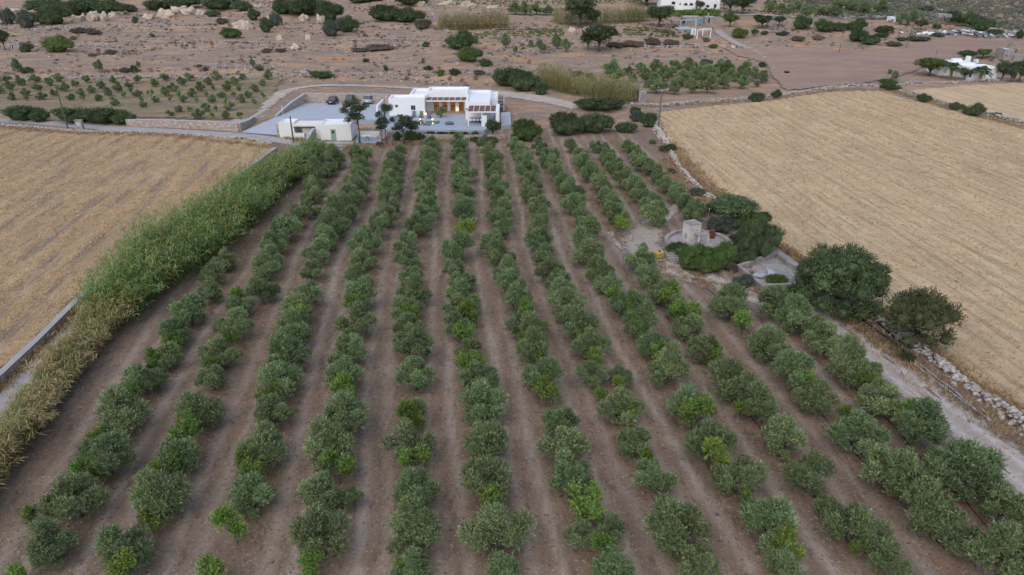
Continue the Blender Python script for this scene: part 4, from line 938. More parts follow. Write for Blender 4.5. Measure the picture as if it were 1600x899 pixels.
pole(732, 262, 214, 'slim wooden pole standing among the upper olive rows', .09, False, 'wood2')
pole(1100, 372, 327, 'thin wooden pole with pale tip behind the pump hut', .06, False, 'wood', .2)
pole(443, 185, 165, 'grey metal lamp post at the car park entrance', .08, False, 'plate')
pole(235, 27, -6, 'thin utility pole on the rocks at upper left', .12, True, 'wood')
pole(12, 47, 8, 'thin utility pole at the far upper left', .12, False, 'wood')
pole(622, 12, -12, 'thin pole on the skyline slope at top centre', .12, False, 'wood')
pole(1311, 83, 68, 'short wooden pole at the edge of the bare red field', .12, False, 'wood2')
pole(1415, 76, 40, 'leaning pole on the bank above the bare red field', .12, False, 'wood', .6)
pole(1463, 48, 35, 'wooden pole near the rubbish heap', .12, False, 'wood')
pole(1461, 93, 78, 'slim pole with crossarm behind the palm house', .08, True, 'wood')
pole(1357, 30, 12, 'A shaped wooden pole on the upper right terrace', .12, True, 'wood')
pole(1156, 30, 12, 'twin wooden pole among trees right of the top house', .14, True, 'wood')
p = P(127, 205.5); t = thing('meter_box', 'grey concrete meter cabinet on the lane wall at left', 'cabinet', p)
MB().box(-.6, .6, -.3, .3, -.1, 2.0).build('cabinet', M['oldconcrete'], t, local=True); MB().box(-.4, .4, -.32, -.302, .95, 1.75).build('door', M['concrete'], t, local=True); MB().box(-.68, .68, -.36, .36, 2.003, 2.1).build('roof', M['oldconcrete'], t, local=True)
for k, (lab, pts) in enumerate((('black irrigation hose lying along the wall near the juniper', [(1335, 492), (1352, 505), (1375, 522), (1400, 540), (1412, 552)]),
                 ('black hose curving from the track to the juniper trunk', [(1376, 533), (1392, 536), (1408, 545), (1415, 552)]),
                 ('grey pipe running beside the lower stone wall', [(1430, 566), (1460, 590), (1490, 612), (1520, 640), (1548, 660)]),
                 ('second grey pipe running beside the lower stone wall nearer the track', [(1428, 570), (1456, 594), (1484, 614), (1512, 636)]),
                 ('black hose lying between stone wall and track above the juniper', [(1350, 492), (1370, 505), (1395, 527), (1425, 548)]))):
    q = [P(u, v) for u, v in pts]; m = MB(); m.tube([s + Vector((0, 0, .12)) for s in q], [.07 if k != 1 else .05] * len(q), 6)
    tag(m.build('hose', M['black'] if k in (0, 1, 4) else M['slab']), lab, 'hose')
# drip irrigation lines under the right rows
for ri in (9, 10, 11):
    yy = np.arange(28, 62, 1.0); xx = np.polyval(ROWFIT[ri], yy); m = MB()
    m.tube([(a_ + .12 * math.sin(b_), b_, .14) for a_, b_ in zip(xx, yy)], [.022] * len(yy), 4)
    tag(m.build('drip_hose', M['black']), f'thin black drip hose along the {ordn(ri + 1)} olive row from the reeds', 'hose')

# ================================================================== far buildings
def fb(u0, u1, vb, vt, depth, label, name='house', mat='white', roofless=False, dz=0.0):
    """box house: front spans u0..u1 with its foot at vb and its top edge at vt"""
    p = P((u0 + u1) / 2, vb); Y = p.y; x0, x1 = xat(u0, vb, Y), xat(u1, vb, Y); zt = CAM_H + ray(0, vt)[1] * Y
    t = thing(name, label, 'house' if name == 'house' else 'hut', p)
    block('wall', x0, x1, Y, Y + depth, p.z - 1.0, zt, None, .3, .2, mat, t)
    return t, Y, p.z, zt
def win(t, u0, u1, v0, v1, Y, mat='dark', frame='white', arch=False, name='window'):
    x0, x1 = xat(u0, v1, Y), xat(u1, v1, Y); z0, z1 = zat(v1, Y), zat(v0, Y)
    if arch:
        n = 10; r = (x1 - x0) / 2; cx_ = (x0 + x1) / 2
        poly = [(x0, z0), (x1, z0)] + [(cx_ + r * math.cos(PI * k / n), z0 + (z1 - z0) * (.25 + .75 * math.sin(PI * k / n))) for k in range(n + 1)]
        m = MB(); k = len(poly); m.add([(a, Y - .06, b) for a, b in poly] + [(a, Y + .02, b) for a, b in poly], [tuple(range(k))] + [(i, k + i, k + (i + 1) % k, (i + 1) % k) for i in range(k)])
        f = m.build(name, M[frame], t); c_ = (cx_, z0 + (z1 - z0) * .5)
        m = MB(); m.add([(c_[0] + (a - c_[0]) * .82, Y - .07, c_[1] + (b - c_[1]) * .82) for a, b in poly], [tuple(range(k))]); m.build('pane', M[mat], f)
        return
    f = MB().box(x0, x1, Y - .06, Y + .04, z0, z1).build(name, M[frame], t)
    g = .14 * (x1 - x0); MB().box(x0 + g, x1 - g, Y - .08, Y - .062, z0 + g, z1 - g).build('pane', M[mat], f)
t, Yh, zb, zt = fb(1032, 1086, 15.5, -16, 9, 'large white house with arched windows at the top edge')
win(t, 1049, 1055, 2.5, 7.5, Yh, 'glass', 'grey'); win(t, 1061.5, 1063.5, 5, 8, Yh, 'glass', 'grey'); win(t, 1068, 1074.5, 4.5, 9.2, Yh, 'glass', 'paleblue', True); win(t, 1076.5, 1083, 4.5, 9.2, Yh, 'glass', 'paleblue', True)
t, Yh, zb, zt = fb(1096, 1124, 15, 0.5, 7, 'small white annex house right of the arched windows')
win(t, 1103, 1108, 8, 12, Yh, 'glass', 'grey'); win(t, 1115, 1119, 6.5, 12.5, Yh, 'dark', 'wood', name='door')
p = P(1114.5, 19); tk = thing('water_barrel', 'bright blue water barrel beside the white annex', 'barrel', p)
MB().tube([(0, 0, -.2), (0, 0, .1), (0, 0, 1.0), (0, 0, 1.15)], [.5, .55, .55, .48], 14).build('drum', plain('bright_blue', (.03, .30, .55), .4, .05, 3), tk, local=True); MB().tube([(0, 0, 1.153), (0, 0, 1.22)], [.2, .2], 10).build('lid', M['black'], tk, local=True)
t, Yh, zb, zt = fb(1066, 1093, 39, 26, 4, 'ruined stone outbuilding with blue door behind the frame', 'stone_hut', 'oldconcrete')
win(t, 1093 - 27, 1072, 29, 37, Yh, 'dark', 'wood', name='opening'); win(t, 1093.4 - 1.6, 1097, 29.5, 37.5, Yh, 'blue', 'blue', name='door')
t, Yh, zb, zt = fb(1101, 1118, 38, 26.5, 4, 'ruined stone wall block with chimney below the vines', 'stone_hut', 'oldconcrete')
MB().box(xat(1106, 26, Yh), xat(1108.5, 26, Yh), Yh + .5, Yh + 1.1, zt - .1, zt + 1.3).build('chimney', M['oldconcrete'], t)
win(t, 1106, 1109, 28.5, 35.5, Yh, 'dark', 'wood', name='opening')
def frame_pergola(pxs, vtop, label, mat):
    b = [P(u, v) for u, v in pxs]; p0 = b[0]; t = thing('pergola_frame', label, 'pergola', p0)
    zt = CAM_H + ray(0, vtop)[1] * p0.y
    for p in b: MB().box(p.x - .11, p.x + .11, p.y - .11, p.y + .11, p.z - .3, zt - .002).build('post', M[mat], t)
    n = len(b)
    for i in range(n):
        p, q = b[i], b[(i + 1) % n]; m = MB(); e = i * .004; m.tube([(p.x, p.y, zt + .08 + e), (q.x, q.y, zt + .08 + e)], [.12, .12], 4); m.build('beam', M[mat], t)
frame_pergola([(1062.5, 42.5), (1087, 42.5), (1086, 39.5), (1071, 39.5)], 32.5, 'pale blue pergola frame on the concrete terrace', 'paleblue')
frame_pergola([(1088.5, 61), (1109.5, 59), (1110, 55), (1097.5, 57)], 47.5, 'white pergola frame below the concrete terrace', 'white')
p = P(1070, 51); t = thing('concrete_terrace', 'low pale concrete terrace under the blue pergola', 'terrace', p)
x0, x1 = xat(1060, 51, p.y), xat(1082, 51, p.y); MB().box(x0, x1, p.y, p.y + 9, p.z - 1, p.z + 1.0).build('base', M['oldconcrete'], t); MB().box(x0 - .1, x1 + .1, p.y - .1, p.y + 9.1, p.z + 1.003, p.z + 1.1).build('slab', M['concrete'], t)
p = P(1083.5, 56); t = thing('shed', 'small white shed with doorway between the two pergola frames', 'shed', p); MB().box(-.7, .7, 0, 1.5, -.3, 2.3).build('wall', M['white'], t, local=True); MB().box(-.35, .35, -.03, -.004, 0, 1.9).build('door', M['concrete'], t, local=True); MB().box(-.8, .8, -.1, 1.6, 2.303, 2.42).build('roof', M['concrete'], t, local=True)
# house with palms
t, Yh, zb, zt = fb(1511, 1556, 125, 106, 6, 'white flat roofed house among palms at right')
block('rear_wall', xat(1484, 122, Yh), xat(1540, 122, Yh), Yh + 5.5, Yh + 11, zb - .5, zt + .35, None, .3, .2, 'white', t)
for (u0, u1, v0, v1) in ((1489, 1502, 92, 98), (1511, 1515.5, 88.5, 98), (1525, 1528.5, 93.5, 98)):
    Yq = Yh + 9; MB().box(xat(u0, v1, Yq), xat(u1, v1, Yq), Yq, Yq + 1.2, zt - .2, zat(v0, Yq)).build('chimney', M['white'], t)
win(t, 1513, 1517, 112, 121, Yh, 'glass', 'blue', name='door'); win(t, 1538, 1544, 111, 117, Yh, 'glass', 'blue')
t, Yh, zb, zt = fb(1566, 1581, 95, 77, 4, 'roofless stone ruin at the right edge of the red field', 'stone_hut', 'oldconcrete'); win(t, 1570.5, 1572.5, 85, 88.5, Yh, 'dark', 'stone')
MB().box(xat(1579, 97, Yh), xat(1592, 97, Yh), Yh - 1, Yh + 2.5, zb - 1, zb + 1.6).build('low_wall', M['oldconcrete'], t)
t, Yh, zb, zt = fb(17, 32, 78, 67, 3, 'tiny pale stone hut with dark doorway at far left', 'stone_hut', 'oldconcrete'); win(t, 19.5, 23, 69, 78, Yh, 'dark', 'cream', name='door')
t, Yh, zb, zt = fb(997.5, 1009, 160, 143.5, 2.2, 'small stone shed at the end of the brown reeds', 'stone_hut', 'oldconcrete'); win(t, 1000.5, 1003, 147, 150.5, Yh, 'glass', 'white')
t, Yh, zb, zt = fb(1391, 1399, 34, 27, 3, 'tiny blue and white hut on the upper right terrace', 'hut', 'white'); win(t, 1391.5, 1396, 30, 34, Yh, 'blue', 'blue', name='door')
t, Yh, zb, zt = fb(1416, 1421, 37, 31, 3, 'tiny hut with dark blue doorway under green trees', 'hut', 'oldconcrete'); win(t, 1417, 1419.5, 32, 37, Yh, 'dark', 'blue', name='door')
t, Yh, zb, zt = fb(1466, 1486, 29, 22.5, 4, 'grey roofless ruin on the upper right slope', 'stone_hut', 'oldconcrete'); win(t, 1474, 1477, 25, 28.5, Yh, 'dark', 'stone', name='opening')
# heap of scrap by the red field
p = P(1530, 56); hp = thing('scrap_heap', 'heap of grey rubble, planks and sheeting beside the bare red field', 'heap', p)
for k in range(130):
    fx = R.gauss(0, 1); x_ = fx * 8.5; zz = max(0, 1.6 * math.exp(-((fx + .6) ** 2) * 1.5)) * R.random() ; mm = R.choice(['slab', 'slab', 'grey', 'blue', 'white', 'rust', 'wood', 'concrete'])
    L_ = R.uniform(.5, 2.2); o = MB().box(-L_ / 2, L_ / 2, -.35, .35, -.1, .14).build('scrap_piece', M[mm], hp, local=True)
    o.location = (x_, R.gauss(0, 2), zz + .15 + float(hgt(p.x + x_, p.y)) - p.z); o.rotation_euler = (R.uniform(-.5, .5), R.uniform(-.5, .5), R.random() * 3.1)
p = P(1452, 54); hp = thing('white_heap', 'small heap of white blocks on the scrubby bank', 'heap', p)
for k in range(40):
    o = MB().box(-.5, .5, -.3, .3, -.1, .3).build('block', M['white'], hp, local=True); o.location = (R.gauss(0, 2.2), R.gauss(0, .8), R.random() * .5); o.rotation_euler = (R.uniform(-.4, .4), R.uniform(-.4, .4), R.random() * 3)
p = P(1229, 115); t = thing('feed_trough', 'small black tub on the dusty track at right', 'tub', p); MB().tube([(0, 0, 0), (0, 0, .5)], [.5, .7], 12).build('tub', M['black'], t, local=True); MB().tube([(0, 0, .505), (0, 0, .55)], [.74, .74], 12).build('rim', M['dark'], t, local=True)
p = P(1055, 44); t = thing('black_heap', 'dark tarpaulin bundle left of the blue pergola', 'bundle', p); inst(npmesh('tarpaulin', RCK[0] and (ico(3)[0] * np.array([1.3, .7, .6]) * (1 + .1 * np.sin(ico(3)[0][:, [0]] * 9)) + np.array([0, 0, .3])), ico(3)[1], M['black']), 'tarpaulin', t)
p = P(1388 + 0, 800)

# ================================================================== trees and shrubs
# --- the olive grove
rowname = [ordn(i + 1) for i in range(12)]
for ri in range(12):
    ts = sorted([t for t in TREES if t[0] == ri], key=lambda t: t[2])
    for j, (_, x, y, s) in enumerate(ts):
        k = R.randrange(12)
        e = thing('olive_tree', f'silvery green olive tree, {ordn(j + 1)} from the front in the {rowname[ri]} row from the reeds', 'olive tree', (x, y, float(hgt(x, y))), 'olive trees planted in rows', R.random() * 6.28, (s, s, s * R.uniform(.9, 1.08)))
        inst(OLV[k][1], 'trunk', e); inst(OLV[k][0], 'crown', e)
    sp_ = []
    for (u, v, wp) in SAPS[ri]:
        q, s = crown_place(u, v, wp * 1.2, 0.75, 1.45); sp_.append((q.y - .25, q.x, min(max(s, .7), 1.7)))
    for j, (y, x, s) in enumerate(sorted(sp_)):
        k = R.randrange(6)
        e = thing('sapling', f'bright green young tree, {ordn(j + 1)} from the front among the {rowname[ri]} olive row from the reeds', 'sapling', (x, y, 0), 'bright green young trees between the olives', R.random() * 6.28, s)
        inst(SAP[k][1], 'stem', e); inst(SAP[k][0], 'crown', e)
# --- young orchard at upper left (crown centres)
YO = [(50,505),(140,525),(225,505),(315,525),(375,500),(475,530),(545,505),(2,575),(65,555),(235,555),(340,590),(405,560),(510,590),(575,570),(265,615),(445,615),(80,615),(165,590),(620,620),(680,590),(740,565),(805,540),(710,510),(865,505),(970,530),(1030,495),(1140,525),(1190,495),(1305,520),(1360,490),(1470,520),(1520,490),(640,545),(725,650),(900,660),(860,595),(975,630),(1035,590),(1085,560),(1150,630),(1205,595),(1255,560),(1330,630),(1420,560),(1385,600),(1290,685),(1245,730),(1120,690),(1065,715),(1415,730),(1440,680),(1510,630),(1555,600),(1595,565),(1680,485),(1645,525)]
YS = [(75,590),(170,620),(520,620),(705,620),(820,570),(780,600),(890,630),(945,595),(1065,625),(1120,600),(1230,630),(1295,595),(1335,555),(1410,640),(1355,690),(1190,690),(1330,725),(1500,560),(1465,600),(1505,735),(1590,635),(1650,605),(1600,645)]
for nm, lst, wid, zc, vs, lab, grp, wm in (('young_olive_tree', YO, 3.3, 1.42, OLV, 'small young olive tree in the upper left orchard', 'young olives in the upper left orchard', 15), ('young_sapling', YS, 1.45, .85, SAP, 'small bright green bush in the upper left orchard', 'bright green bushes in the upper left orchard', 9)):
    for j, (a, b) in enumerate(sorted(lst)):
        p = P(a / 4, b / 4 + 4); s = wm * R.uniform(.85, 1.2) / px(p) / wid; k = R.randrange(len(vs))
        e = thing(nm, f'{lab}, {ordn(j + 1)} counting from the left', 'olive tree' if 'olive' in nm else 'bush', p, grp, R.random() * 6.28, s); inst(vs[k][1], 'trunk' if 'olive' in nm else 'stem', e); inst(vs[k][0], 'crown', e)
# --- other small trees (u, v of crown centre, width px, kind)
SMALL = [(28,103,17),(155,102,17),(217,101,9),(395,99,11),(661,96,8),(602,105,8),(845,72,19),(870,66,20),(884,72,18),(829,69,10),(805,77,10),(790,66,18),(1420,27,24),(1405,30,16),(1390,112,9),(1397,118,12)]
for j, (u, v, wp) in enumerate(sorted(SMALL)):
    p = P(u, v + wp * .55); s = wp / px(p) / 3.3; k = R.randrange(12)
    e = thing('lone_tree', f'small lone tree on the far dry slope, {ordn(j + 1)} from the left', 'tree', p, 'lone trees on the far slope', R.random() * 6, (s, s, s * 1.25)); inst(OLV[k][1], 'trunk', e); inst(OLV[k][0], 'crown', e)
OG = [(955,112,34),(981,113,16),(1001,108,18),(1025,106,24),(965,121,26),(988,124,18),(1010,122,26),(1036,120,26),(1050,112,34),(1075,108,30),(1100,112,26),(1130,110,36),(1025,136,36),(1053,141,24),(1080,138,28),(1105,137,32),(1130,131,28),(1157,131,28),(1190,123,24),(1105,120,36),(1165,117,36),(1085,122,26),(1065,127,30),(1145,120,26),(1182,133,12),(1180,117,20)]
for j, (u, v, wp) in enumerate(sorted(OG)):
    p = P(u, v + wp * .28); s = wp / px(p) / 3.3; k = R.randrange(12)
    e = thing('old_olive_tree', f'mature olive tree in the grove beyond right stubble field, {ordn(j + 1)} from the left', 'olive tree', p, 'mature olives beyond the right stubble field', R.random() * 6, (s, s, s * .9)); inst(OLV[k][1], 'trunk', e); inst(OLV[k][0], 'crown', e)
TO = [(806,18,26),(822,19,26),(838,18,24),(854,19,22),(1240,14,26),(1222,20,28),(1262,22,26),(1285,20,24),(1310,11,26),(1330,12,24),(1350,16,24),(1375,15,24),(1300,23,28),(1205,14,24)]
for j, (u, v, wp) in enumerate(sorted(TO)):
    p = P(u, v + 5); s = wp / px(p) / 3.3; k = R.randrange(12)
    e = thing('terrace_olive_tree', f'far olive tree on the topmost terraces, {ordn(j + 1)} from the left', 'olive tree', p, 'olives on the topmost terraces', R.random() * 6, (s, s, s * .8)); inst(OLV[k][1], 'trunk', e); inst(OLV[k][0], 'crown', e)
def tree(name, label, variant, base, wpx, vtop, cat='tree', mat=None, unith=1.0, rz=None):
    p = base; s = wpx / px(p) / 2; zt = CAM_H + ray(800, vtop)[1] * (p.y + (0 if True else 0)) - p.z
    e = thing(name, label, cat, p, None, R.random() * 6 if rz is None else rz, (s, s, max(zt / unith, .3)))
    inst(variant[1], 'trunk', e); inst(variant[0], 'crown', e, mat=mat); return e
b = P(1306, 480); tree('carob_tree', 'large dark green spreading tree beside the cistern and track', CAROB, b, 146, 391, unith=1.2)
b = P(1424, 549); tree('juniper_tree', 'dark rounded juniper growing through the stone wall', JUNI, b + Vector((.35, .5, 0)), 112, 462, unith=1.48, rz=.4)
for u, v, wp, vt, lab, k in ((562, 224, 54, 154, 'tall dark pine in front of the car park', 0), (604, 226, 34, 163, 'slim pine between guest house and villa', 1), (631, 226, 70, 180, 'broad low pine in front of the villa pool', 2), (597, 222, 26, 186, 'small pine clump behind the picnic court', 3)):
    tree('pine_tree', lab, PINE[k], P(u, v), wp, vt, unith=2.6)
b = P(689, 184, PZ); e = thing('terrace_olive', 'small round olive tree growing in the villa terrace', 'olive tree', b, None, 1, 19 / px(b) / 3.3); inst(OLV[3][1], 'trunk', e); inst(OLV[3][0], 'crown', e)
tree('round_tree', 'dark round tree at the front right corner of the villa terrace', ROUND[0], P(770, 215), 28, 190, unith=1.7)
tree('fig_tree', 'loose leafy fig tree behind the pump hut', ROUND[3], P(1142, 350), 84, 313, unith=1.7, mat=M['carob'])
for u, v, wp, vt, lab, k, mt in ((905, 42, 52, -4, 'tall dark tree rising from the brown reeds at top', 0, 'lentisk'), (926, 44, 24, 16, 'dark tree at the foot of the tall reed tree', 1, 'lentisk'), (936, 80, 56, 42, 'large dark tree above the bare centre field', 2, 'lentisk'), (918, 78, 26, 52, 'dark tree leaning left of the large field tree', 4, 'lentisk'),
        (1030, 42, 46, 12, 'dark blue green tree below the top white house', 3, 'lentisk'), (1010, 8, 50, -12, 'dark tree left of the top white house', 4, 'lentisk'), (1140, 42, 28, 22, 'bright green round tree by the ruined outbuilding', 0, 'brightbush'), (1160, 22, 40, -4, 'tall dark tree right of the white annex', 1, 'lentisk'), (1140, 20, 36, -6, 'olive green tree beside the white annex', 2, 'greybush'),
        (1190, 44, 30, 25, 'grey green tree at the head of the dusty track', 3, 'lentisk'), (1217, 40, 19, 26, 'grey round tree on the right terrace', 4, 'greybush'), (1438, 47, 20, 32, 'round green tree above the scrubby bank', 0, 'lentisk'), (1452, 119, 48, 92, 'large round green tree left of the palm house', 1, 'brightbush'), (1508, 97, 28, 80, 'dark round tree behind the palm house', 2, 'lentisk'),
        (1535, 92, 22, 78, 'bright green tree behind the palm house chimneys', 3, 'brightbush'), (1565, 126, 28, 98, 'green tree in front of the palm house right side', 4, 'lentisk'), (1592, 128, 34, 96, 'green tree at the right edge by the palm house', 0, 'lentisk'), (1578, 128, 22, 104, 'leafy tree between the garden trees at right', 1, 'greybush'), (8, 78, 22, 49, 'dark tree at the left edge beside the stone hut', 2, 'lentisk'), (1093, 16, 16, 3, 'dark bush tree between the two white houses', 3, 'lentisk'), (1506, 124, 20, 108, 'green bush beside the palm house wall', 3, 'lentisk')):
    tree('round_tree', lab, ROUND[k], P(u, v), wp * 1.12, vt, unith=1.7, mat=M[mt])
# palms
def palm(u, v, wpx, vt, label):
    p = P(u, v); r = wpx / px(p) / 2; H_ = CAM_H + ray(800, vt)[1] * p.y - p.z; zt = H_ * .62
    e = thing('palm_tree', label, 'palm tree', p); MB().tube([(0, 0, -.2), (0, 0, zt * .5), (0, 0, zt)], [.38, .34, .42], 9).build('trunk', plain('palm_bark', (.24, .16, .10), .9, .2, 5), e, local=True)
    rg = np.random.default_rng(int(u)); V = []; D = []; 
    for k in range(46):
        a = rg.random() * 6.28; el = rg.uniform(-.2, 1.35); L_ = r * rg.uniform(.85, 1.1)
        for s_ in np.linspace(.1, 1, 22):
            d_ = L_ * s_; q = np.array([math.cos(a) * math.cos(el) * d_, math.sin(a) * math.cos(el) * d_, zt + math.sin(el) * d_ - .55 * L_ * s_ ** 2.2])
            sd_ = np.array([-math.sin(a), math.cos(a), 0])
            for sg in (-1, 1): V.append(q); D.append(sd_ * sg * .8 + np.array([math.cos(a) * .5, math.sin(a) * .5, -.25]))
    V = np.array(V); D = unit(np.array(D)); A, F = leaves(V, D, .55, .12, rg); inst(npmesh('fronds', A, F, M['palm'], np.repeat(rg.uniform(.7, 1.3, (len(V), 1)), 4, 0) * np.ones(3)), 'fronds', e)
palm(1484, 124, 34, 94, 'feathery palm left of the white house at right'); palm(1530, 127, 30, 100, 'feathery palm in front of the white house at right'); palm(1583, 126, 26, 100, 'feathery palm right of the white house garden')

# --- shrubs: (u, v centre, width, height, material, label or None)
SH = [(62,12,70,22,0),(75,26,52,28,0),(38,34,34,26,2),(10,28,26,24,2),(125,10,80,22,0),(160,14,60,22,0),(110,18,40,20,0),(238,10,44,16,0),(272,8,70,18,0),(337,8,62,22,0),(330,22,26,10,0),(375,11,34,16,0),(395,25,22,16,0),(200,14,24,12,2),(345,34,20,10,3),(38,76,22,13,0),(83,71,52,25,1),(357,53,36,16,1),(237,56,9,6,1),(210,32,11,10,0),(120,49,40,8,3),(140,51,30,8,3),(113,60,12,6,3),(170,82,20,8,3),(142,86,14,5,3),
 (38,113,24,9,0),(208,108,13,11,0),(193,112,24,8,2),(310,103,10,4,0),(320,110,12,6,2),(404,108,14,7,0),
 (470,14,80,30,0),(512,22,48,28,0),(440,14,40,22,0),(517,47,34,24,2),(542,40,36,24,0),(415,40,24,24,0),(430,34,22,22,2),(600,22,60,26,0),(634,26,58,22,0),(565,2,60,8,0),(640,4,56,16,0),(720,66,62,28,0),(733,88,46,22,1),(758,99,24,12,0),(500,118,40,13,1),(665,70,14,8,1),(688,117,14,9,1),(710,117,20,10,0),(748,117,20,7,2),(571,95,12,6,0),(668,107,20,7,0),(415,80,20,7,3),(437,79,20,6,3),(590,76,50,10,3),(560,79,30,7,3),(660,40,30,14,3),(570,56,9,6,3),(603,108,8,7,0),
 (795,122,60,32,0),(818,128,54,34,0),(846,140,28,18,0),(937,164,84,26,0),(993,174,20,12,0),(996,183,26,16,2),(1015,189,30,22,0),(885,195,62,40,0),(930,194,62,36,0),(979,200,37,20,0),(822,205,50,38,1),(868,115,9,7,2),(897,117,14,8,2),(922,120,14,10,2),(905,115,16,8,1),(1105,99,24,11,2),(1132,112,34,24,1),(1185,153,30,14,0),(1115,73,15,7,1),(1158,54,30,15,1),(1180,50,12,8,0),(1195,52,12,7,0),(1020,66,30,12,3),(1050,68,30,10,3),(1075,58,18,9,1),(990,70,40,10,3),(1104,63,12,7,3),(965,72,40,9,3),(1192,102,14,8,0),(1393,128,30,10,1),
 (1257,38,34,20,0),(1292,43,40,18,0),(1342,41,36,18,0),(1315,44,30,12,0),(1225,53,24,7,2),(1345,58,34,18,0),(1362,64,34,16,0),(1385,47,30,12,0),(1380,56,24,8,0),(1466,42,14,8,0),(1425,60,14,8,0),(1410,62,16,6,0),(1280,60,20,8,3),(1250,62,26,8,3),(1400,70,30,8,2),(1440,62,40,8,2),(1470,55,20,8,2),(1500,32,24,12,0),(1522,32,34,20,0),(1540,40,36,20,0),(1560,52,30,9,0),(1596,54,14,14,0),(1495,22,24,10,2),(1450,14,30,8,2),
 (1214,148,19,13,0),(1397,137,34,13,0),(1446,154,23,14,0),(1498,167,25,13,0),(1527,173,36,20,0),(1558,179,22,8,0),(1205,6,20,8,0),
 (25,178,62,28,0),(56,183,36,20,0),(105,182,70,28,0),(150,182,72,30,0),(186,186,46,22,0)]
MT = ['lentisk', 'brightbush', 'greybush', 'drybush']; ADJ = ['dark green', 'bright green', 'grey green', 'dry brown']
BASE = [('low bushy mound on the lane verge', None)]
def shrub(u, v, w_, h_, mt, label, name='shrub', grp='shrubs scattered over the far slope', var=None):
    var = var or SHR
    q = P(u, v + h_ * .5); k = px(q); rx = w_ * .57 / k; de = dep(v); ry = min(rx * .75, max(.4, (h_ / k) / max(math.sin(de), .08) * .42))
    hh = max((h_ / k - ry * math.sin(de)) / math.cos(de), .3 * rx, .3); hh = min(hh, rx * 1.5)
    c_ = q + Vector((0, ry * .75, 0)); c_.z = float(hgt(c_.x, c_.y)) - .05
    o = inst(var[R.randrange(len(var))], name, None, c_, (0, 0, 0), (rx, ry, hh * 1.08), M[MT[mt]]); return tag(o, label, 'shrub', grp)
hedge = [s for s in SH if 170 < s[1] and s[0] < 215]; pub = [s for s in SH if s not in hedge]
for mt in range(4):
    for j, s in enumerate(sorted(q for q in pub if q[4] == mt)):
        shrub(*s, f'{ADJ[mt]} mounded shrub in the background, {ordn(j + 1)} from the left of that colour')
for j, s in enumerate(sorted(hedge)): shrub(*s, f'dark rounded hedge shrub behind the lane at left, {ordn(j + 1)} from the left edge', 'hedge_shrub', 'hedge shrubs behind the lane')
NEAR = [(1184, 374, 72, 72, 0, 'tall dense round bush right of the pump hut'), (1168, 344, 48, 36, 1, 'round olive green bush above the tall dense bush'), (1150, 374, 24, 22, 2, 'small grey bush in the gap behind the platform'), (1196, 340, 22, 20, 0, 'small dark bush at the stubble edge behind the fig'),(1090, 403, 66, 50, 1, 'broad green bush in front of the pump hut platform'), (1126, 402, 54, 48, 1, 'green bush right of the pump hut lean-to'), (1104, 415, 60, 34, 1, 'low green bush at the track side below the pump hut'), (1163, 441, 36, 26, 2, 'small round bush between track and cistern'), (1128, 352, 50, 30, 2, 'grey green bush behind the round platform'), (1060, 392, 40, 26, 0, 'dark bush at the left foot of the round platform'),
        (1216, 438, 36, 18, 1, 'bright green bush growing inside the cistern'), (1200, 372, 30, 30, 0, 'dark bush behind the cistern'), (1166, 404, 40, 26, 0, 'dark bush overhanging the back of the cistern'), (1146, 420, 22, 16, 3, 'dry brown bush left of the cistern'), (1176, 428, 16, 8, 3, 'dry weeds on the cistern floor'), (1240, 452, 26, 14, 1, 'green bush between cistern and spreading tree'), (1045, 232, 30, 14, 0, 'dark shrub on the wall at the upper right grove corner'), (1020, 222, 12, 8, 1, 'small green shrub by the grove corner'),
        (1420, 560, 26, 16, 0, 'low dark shrub at the foot of the juniper'), (1090, 300, 26, 16, 2, 'grey green shrub beside the pale stone wall'), (1120, 325, 36, 22, 0, 'dark green shrub at the lower end of the pale wall'), (1050, 268, 14, 10, 2, 'small grey shrub left of the pale wall'),
        (640, 213, 24, 16, 1, 'green garden shrub below the pool terrace left'), (672, 208, 14, 8, 1, 'small clipped shrub under the terrace, left one'), (690, 207.5, 12, 7, 2, 'small grey shrub under the terrace, middle one'), (708, 208, 14, 8, 1, 'small green shrub under the terrace right of the middle'), (725, 208, 12, 7, 2, 'small grey shrub under the terrace near the right'),
        (742, 209, 14, 8, 1, 'small green shrub under the terrace at right'), (620, 214, 18, 14, 0, 'dark garden shrub beside the pine trunks'), (655, 214, 18, 12, 0, 'dark garden shrub left of the planter wall'), (672, 221, 20, 10, 2, 'grey olive like shrub in front of the planter wall'), (716, 221, 22, 9, 1, 'green shrub in front of the planter wall'), (745, 219, 24, 10, 0, 'dark shrub in front of the planter wall at right'), (765, 220, 26, 12, 1, 'green shrub at the foot of the round terrace tree'), (592, 226, 14, 8, 3, 'reddish dry shrub near the picnic court'),
        (806, 214, 16, 10, 1, 'green shrub at the top end of the olive rows'), (1260, 470, 22, 14, 0, 'low dark shrub under the large spreading tree'), (1340, 488, 26, 20, 0, 'dark shrub at the right foot of the spreading tree')]
for s in NEAR: shrub(*s[:5], s[5], 'bush', 'bushes around grove and villa', SHF if s[2] > 22 else SHR)

